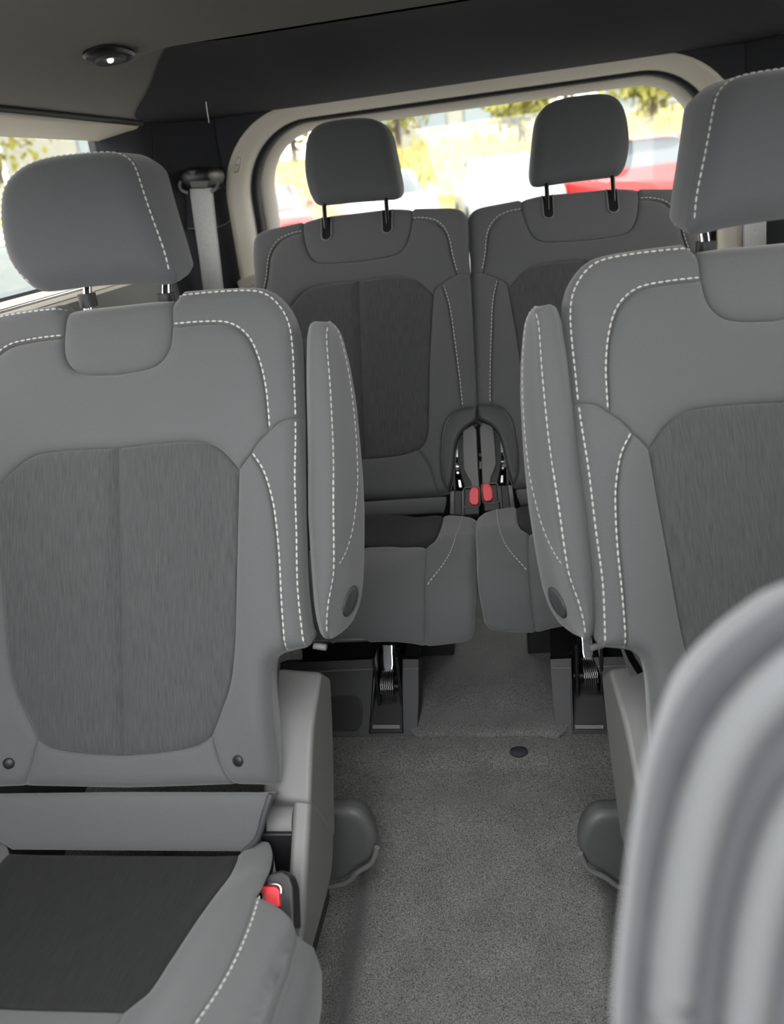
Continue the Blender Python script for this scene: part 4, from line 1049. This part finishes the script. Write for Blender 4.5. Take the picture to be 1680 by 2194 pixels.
# ================================================================ FRONT SEAT (close to the camera, at the right)
def build_front():
    FX = 0.255
    FS = Surf([(0.13, 0.60), (0.13+0.6*math.sin(0.33), 0.60+0.6*math.cos(0.33))], 0.0, lambda x, s: 0.02*sstep(0.10, 0.19, np.abs(x-FX)))
    st = Seat(FS, FX); q = st.q; F = st.full
    root = empty('front_seat', (FX, 0.05, 0.05), 'blurred grey front seat close to the camera at lower right', 'car seat')
    o = FS.pix([(1900, 1262), (1790, 1295), (1690, 1358), (1610, 1420), (1545, 1485), (1490, 1560), (1450, 1650), (1424, 1730), (1403, 1830), (1384, 1950), (1368, 2080), (1354, 2194), (1345, 2300), (1340, 2400)])-np.array([FX, 0])
    top = np.array([(0, o[0][1]+0.012)])
    half = spline(np.vstack([top, o, [(o[-1][0], o[-1][1]-0.05), (o[-1][0]+0.02, o[-1][1]-0.10)], [(0, o[-1][1]-0.12)]]), 0.008)
    OUT = F(join(half, st.mir(half)[::-1]))
    bk = shell('backrest', FS, OUT, -0.034, [(0.0, 0.02), (0.008, 0.06), (0.02, 0.10), (0.04, 0.115)], M['fab2'], root)
    b1 = q([(1900, 1345), (1790, 1385), (1700, 1440), (1620, 1515), (1565, 1590), (1520, 1690), (1490, 1790), (1466, 1900), (1448, 2020), (1430, 2194), (1420, 2400)])
    b2 = q([(1900, 1600), (1790, 1640), (1720, 1710), (1672, 1800), (1640, 1900), (1615, 2010), (1592, 2194), (1575, 2400)])
    def band(c): return c
    p_out = join(half[0:1], half[:], half[-1:]) if False else None
    e = lambda c: np.vstack([[(0, c[0][1]+0.006)], c, [(c[-1][0]+0.004, half[:, 1].min()+0.02)], [(0, half[:, 1].min()+0.012)]])
    B1, B2 = spline(e(b1), 0.01), spline(e(b2), 0.01)
    P0 = join(half, B1[::-1]); P1 = join(B1, B2[::-1]); P2_ = B2
    Pad(FS, F(P0), 0.004, 0.012, outer=OUT, R=0.034).build('edge_panel', M['fab3'], bk, res=0.010)
    Pad(FS, F(st.mir(P0)), 0.004, 0.012, outer=OUT, R=0.034).build('edge_panel', M['fab3'], bk, res=0.012)
    Pad(FS, F(P1), 0.006, 0.02).build('bolster_panel', M['fab2'], bk, res=0.010)
    Pad(FS, F(st.mir(P1)), 0.006, 0.02).build('bolster_panel', M['fab2'], bk, res=0.012)
    Pad(FS, F(join(P2_, st.mir(P2_)[::-1])), 0.006, 0.02).build('insert_panel', M['fab2'], bk, res=0.012)
    for sgn in (1, -1):
        for B_, r in ((B1, 0.0075), (B2, 0.0075)):
            c = B_ if sgn == 1 else st.mir(B_); A = FS.world(F(c), 0.001); tube('piping', A, r, M['piping'], bk, seg=10)
    hx = np.array([(FX+0.13*np.sign(math.cos(t))*abs(math.cos(t))**0.6, 0.10*np.sign(math.sin(t))*abs(math.sin(t))**0.6) for t in np.linspace(0, 2*math.pi, 41)[:-1]])
    tb_ = FS.world([(FX, half[:, 1].max())])[0]
    hb = Surf([(tb_[1], tb_[2]+0.05), (tb_[1]+0.02, tb_[2]+0.30)]); ho = hx+np.array([0, 0.10])
    hr = shell('headrest', hb, ho, -0.02, [(0, 0.03), (0.01, 0.07), (0.03, 0.085)], M['head'], root); Pad(hb, ho, 0, 0.01, outer=ho, R=0.03).build('front_panel', M['head'], hr, res=0.012)
    for dx in (-0.06, 0.06): tube('post', [(FX+dx, tb_[1]+0.03, tb_[2]-0.06), (FX+dx, tb_[1]+0.04, tb_[2]+0.08)], 0.006, M['chrome'], hr)
    # cushion and base, below the frame
    prof = [(0.24, 0.42), (0.1, 0.40), (-0.1, 0.42), (-0.2, 0.41), (-0.25, 0.36), (-0.25, 0.30), (-0.1, 0.24), (0.22, 0.24)]
    rows = []
    for x, k in ((-0.25, 0.85), (-0.235, 0.96), (-0.2, 1.03), (-0.14, 1.0), (0, 0.98), (0.14, 1.0), (0.2, 1.03), (0.235, 0.96), (0.25, 0.85)):
        c = np.array([0.0, 0.33]); rows.append([(FX+x, *(c+(np.array(p)-c)*k)) for p in spline(prof, 0.02, closed=True)])
    loft('cushion', rows, M['fab2'], root)
    box('seat_base', (FX-0.2, -0.2, 0.04), (FX+0.2, 0.2, 0.27), M['black'], root, bev=0.01)
    return root
front = build_front()

# ================================================================ OUTSIDE: CAR PARK, BANK, HOUSES, CARS
GZ = -0.42
def place(px, dist, z=GZ):
    py = 346-(px-1128)*0.126; d = ray([(px, py)])[0]; h = math.hypot(d[0], d[1]); return np.array([d[0]/h*dist, d[1]/h*dist, z])
M['grass'] = simple('dry_yellow_grass', (0.36, 0.33, 0.14), 0.95, var=0.45, scale=2.0, spec=0.05)
M['leaf'] = simple('yellow_green_leaves', (0.30, 0.29, 0.09), 0.8, var=0.4, scale=5.0, spec=0.1)
M['bark'] = simple('bark', (0.09, 0.07, 0.05), 0.9, var=0.3, scale=20)
M['render'] = simple('pale_render_wall', (0.42, 0.42, 0.40), 0.9, var=0.06, scale=2)
M['pane'] = simple('house_window', (0.30, 0.36, 0.42), 0.3)
M['rooft'] = simple('roof_tiles', (0.22, 0.17, 0.14), 0.8, var=0.2, scale=8)
M['tyre'] = simple('tyre_rubber', (0.015, 0.015, 0.015), 0.8)
M['carglass'] = simple('car_window', (0.10, 0.12, 0.13), 0.1)
M['lampg'] = simple('headlamp', (0.5, 0.5, 0.5), 0.2)
struct(loft('ground', [[(x, y, z) for x in (-60, -20, 20, 60)] for y, z in ((-40, GZ), (8, GZ), (14, GZ+0.25), (80, GZ+0.25))], M['asphalt'], closed=False))
# grassy bank round the far side of the car park
th_ = np.linspace(math.radians(40), math.radians(165), 70); rows = []
for r, z in ((24.5, GZ-0.1), (25.5, GZ+0.5), (27.5, 0.75), (31.0, 1.6), (36.0, 2.3), (44.0, 2.5), (60.0, 2.2)):
    rows.append([(r*math.cos(t)*(1+0.04*math.sin(5*t)), r*math.sin(t)*(1+0.04*math.sin(5*t)), z+(0.15*math.sin(7*t+r) if z > 0 else 0)) for t in th_])
bank = loft('grass_bank', rows, M['grass'], closed=False); tag(bank, 'dry yellow grass bank beyond the parked cars', 'grass bank', kind='structure')
# tufts on the bank
V = []; F_ = []
for k in range(5200):
    t = random.uniform(math.radians(45), math.radians(160)); r = random.uniform(25.4, 36.0); z = np.interp(r, [24.5, 25.5, 27.5, 31, 36], [GZ-0.1, GZ+0.5, 0.75, 1.6, 2.3])
    x, y = r*math.cos(t), r*math.sin(t); h = random.uniform(0.15, 0.5); a = random.uniform(0, 6.28); w = 0.05; i = len(V)
    V += [(x-w*math.cos(a), y-w*math.sin(a), z-0.1), (x+w*math.cos(a), y+w*math.sin(a), z-0.1), (x+random.uniform(-.15, .15), y+random.uniform(-.15, .15), z+h)]; F_.append((i, i+1, i+2))
g = mesh_obj('grass_tufts', V, F_, M['grass'], smooth=False); tag(g, 'long dry grass blades growing on the bank', 'grass', kind='stuff')
def car(px, dist, rot, color, label, z=GZ+0.25, hscale=1.0):
    p = place(px, dist, z); root = empty('parked_car', tuple(p), label, 'car', 'cars parked behind')
    mat = bpy.data.materials.get('paint_'+color[0]) or simple('paint_'+color[0], color[1], 0.25, spec=0.6)
    M_ = Matrix.Rotation(rot, 3, 'Z'); W = 0.90
    def tf(v): return np.array([np.array(M_@Vector((a, b, c*hscale)))+p for a, b, c in v])
    side = spline([(-2.15, 0.28), (-2.2, 0.6), (-2.12, 0.80), (-1.2, 0.98), (0.0, 0.99), (1.5, 0.97), (2.08, 0.92), (2.18, 0.6), (2.12, 0.28)], 0.2)
    rows = []
    for x, k in ((-W, 0.90), (-W*0.985, 0.97), (-W*0.8, 1.0), (0, 1.01), (W*0.8, 1.0), (W*0.985, 0.97), (W, 0.90)):
        rows.append(tf([(x, yy*(0.985 if abs(x) > 0.85 else 1.0), 0.6+(zz-0.6)*k) for yy, zz in side]))
    loft('body', rows, mat, root)
    gh = [(-1.05, 0.93), (-0.35, 1.42), (0.2, 1.46), (1.1, 1.43), (1.75, 0.95)]
    rows = [tf([(x*np.interp(zz, [0.93, 1.46], [1, 0.82]), yy, zz) for yy, zz in spline(gh, 0.15)]) for x in (-0.82, -0.4, 0, 0.4, 0.82)]
    loft('windows', rows, M['carglass'], root)
    rf = [(-0.42, 1.40), (-0.3, 1.46), (0.3, 1.51), (1.0, 1.48), (1.18, 1.42)]
    rows = [tf([(x, yy, zz-0.04*(x/0.68)**2) for yy, zz in spline(rf, 0.15)]) for x in np.linspace(-0.70, 0.70, 7)]
    loft('roof', rows, mat, root, closed=False)
    for sx in (-1, 1):
        for yy in (-1.35, 1.35):
            a = tf([(sx*0.70, yy, 0.33), (sx*0.92, yy, 0.33)]); d = a[1]-a[0]
            ex = np.array(M_@Vector((0, 1, 0))); ez = np.array((0, 0, 1.0)); rows = []
            for f, r in ((0, 0.30), (0.1, 0.33), (0.9, 0.33), (1.0, 0.30), (1.0, 0.20), (0.92, 0.18), (0.92, 0.01)):
                rows.append([a[0]+d*f+ex*r*math.cos(t)+ez*r*math.sin(t) for t in np.linspace(0, 2*math.pi, 21)[:-1]])
            loft('wheel', rows, M['tyre'], root, sharp=40)
        hl = tf([(sx*0.50, -2.17, 0.62), (sx*0.84, -2.05, 0.64), (sx*0.82, -2.02, 0.77), (sx*0.52, -2.14, 0.75)])
        slab('headlamp', hl, hl+np.array(M_@Vector((0, 0.1, 0))), M['lampg'], root, bev=0.01)
        pl_ = tf([(sx*0.74, -0.95, 0.95), (sx*0.78, -0.90, 0.95), (sx*0.58, -0.35, 1.44), (sx*0.62, -0.32, 1.40)])
        tube('pillar', [pl_[0], pl_[2]], 0.04, mat, root)
        m1 = tf([(sx*0.88, -0.75, 1.0), (sx*1.04, -0.72, 1.0), (sx*1.04, -0.70, 1.12), (sx*0.90, -0.73, 1.12)]); slab('mirror', m1, m1+np.array(M_@Vector((0, 0.12, 0))), mat, root, bev=0.02)
    return root
WH, RD, SV, BL = ('white', (0.62, 0.63, 0.64)), ('red', (0.50, 0.02, 0.02)), ('silver', (0.36, 0.38, 0.37)), ('dark', (0.03, 0.035, 0.04))
car(815, 20.5, 0.25, WH, 'white parked car seen between the two last-row headrests')
car(1075, 20.0, 0.15, SV, 'pale silver parked car beside the right last-row headrest')
car(1425, 19.0, 1.25, RD, 'red parked car at the right end of the rear window')
car(560, 20.5, 0.3, RD, 'red parked car at the left edge of the rear window')
car(40, 9.0, 0.75, WH, 'white parked car seen through the left side window', z=GZ+0.04)
def house(px, dist, w, d, h, rot, label, z=2.2, nx=3):
    p = place(px, dist, z); root = empty('house', tuple(p), label, 'house', 'houses on the bank')
    M_ = Matrix.Rotation(rot, 3, 'Z')
    tf = lambda v: np.array([np.array(M_@Vector(a))+p for a in v])
    A = tf([(-w/2, 0, -1.5), (w/2, 0, -1.5), (w/2, d, -1.5), (-w/2, d, -1.5)]); B = A+np.array([0, 0, h+1.5]); slab('walls', A, B, M['render'], root, bev=0.03)
    R1 = tf([(-w/2-0.3, -0.4, h), (-w/2-0.3, d+0.4, h), (-w/2-0.3, d/2, h+2.2)]); R2 = tf([(w/2+0.3, -0.4, h), (w/2+0.3, d+0.4, h), (w/2+0.3, d/2, h+2.2)])
    slab('roof', R1, R2, M['rooft'], root, bev=0)
    for fl in (0.9, 3.6):
        if fl+1.4 > h: continue
        for k in range(nx):
            cx = -w/2+w*(k+0.5)/nx; ww = 0.65
            q_ = tf([(cx-ww, -0.03, fl), (cx+ww, -0.03, fl), (cx+ww, -0.03, fl+1.4), (cx-ww, -0.03, fl+1.4)]); o_ = slab('window', q_, q_+np.array(M_@Vector((0, 0.06, 0))), M['pane'], root, bev=0)
            t_ = np.vstack([q_, q_[:1]]); tube('window_frame', q_, 0.06, M['render'], o_, closed=True, seg=6)
    return root
house(985, 46, 8.5, 8, 6.0, 0.05, 'pale house with blue-grey windows seen between the headrests', nx=4)
house(1480, 50, 9, 8, 6.5, -0.3, 'pale house at the right of the rear window', nx=4)
house(235, 40, 7, 7, 8.5, 0.50, 'pale house seen through the left side window', nx=1)
def tree(px, dist, h, r, label, z=1.9, n=1500, bush=False):
    p = place(px, dist, z); root = empty('bush' if bush else 'tree', tuple(p), label, 'bush' if bush else 'tree', 'trees and bushes on the bank')
    if True:
        tube('trunk', [p+np.array([0, 0, -1.0]), p+np.array([0.05, 0, h*0.3]), p+np.array([-0.05, 0.05, h*0.75])], [0.16, 0.12, 0.04], M['bark'], root)
    V = []; F_ = []
    for k in range(n):
        a = rng.normal(size=3); a /= np.linalg.norm(a); rr = r*(0.55+0.45*rng.random())*(1+0.25*math.sin(3*a[0]+5*a[1]+px))
        c = p+np.array([0, 0, h*0.62])+a*np.array([rr, rr, h*0.42*(rr/r)]); b = rng.normal(size=(3, 3)); b /= np.linalg.norm(b, axis=1)[:, None]; i = len(V)
        s_ = 0.16
        V += [c+b[0]*s_, c+b[1]*s_, c-b[0]*s_, c-b[1]*s_]; F_.append((i, i+1, i+2, i+3))
    f = mesh_obj('foliage', V, F_, M['leaf'], root, smooth=False); f['kind'] = 'stuff'
tree(25, 36, 8.5, 3.2, 'yellow-green tree at the top of the left side window', n=2200)
tree(860, 39, 5.0, 1.8, 'yellow-green tree on the bank left of the house')
tree(1215, 40, 5.5, 2.2, 'yellow-green tree behind the right last-row headrest')
tree(640, 38, 4.5, 2.0, 'yellow-green tree behind the left last-row headrest')
tree(1120, 33, 2.2, 1.2, 'low bush on the bank in front of the house', bush=True, n=700)
tree(1400, 34, 2.4, 1.3, 'low bush on the bank above the red car', bush=True, n=700)
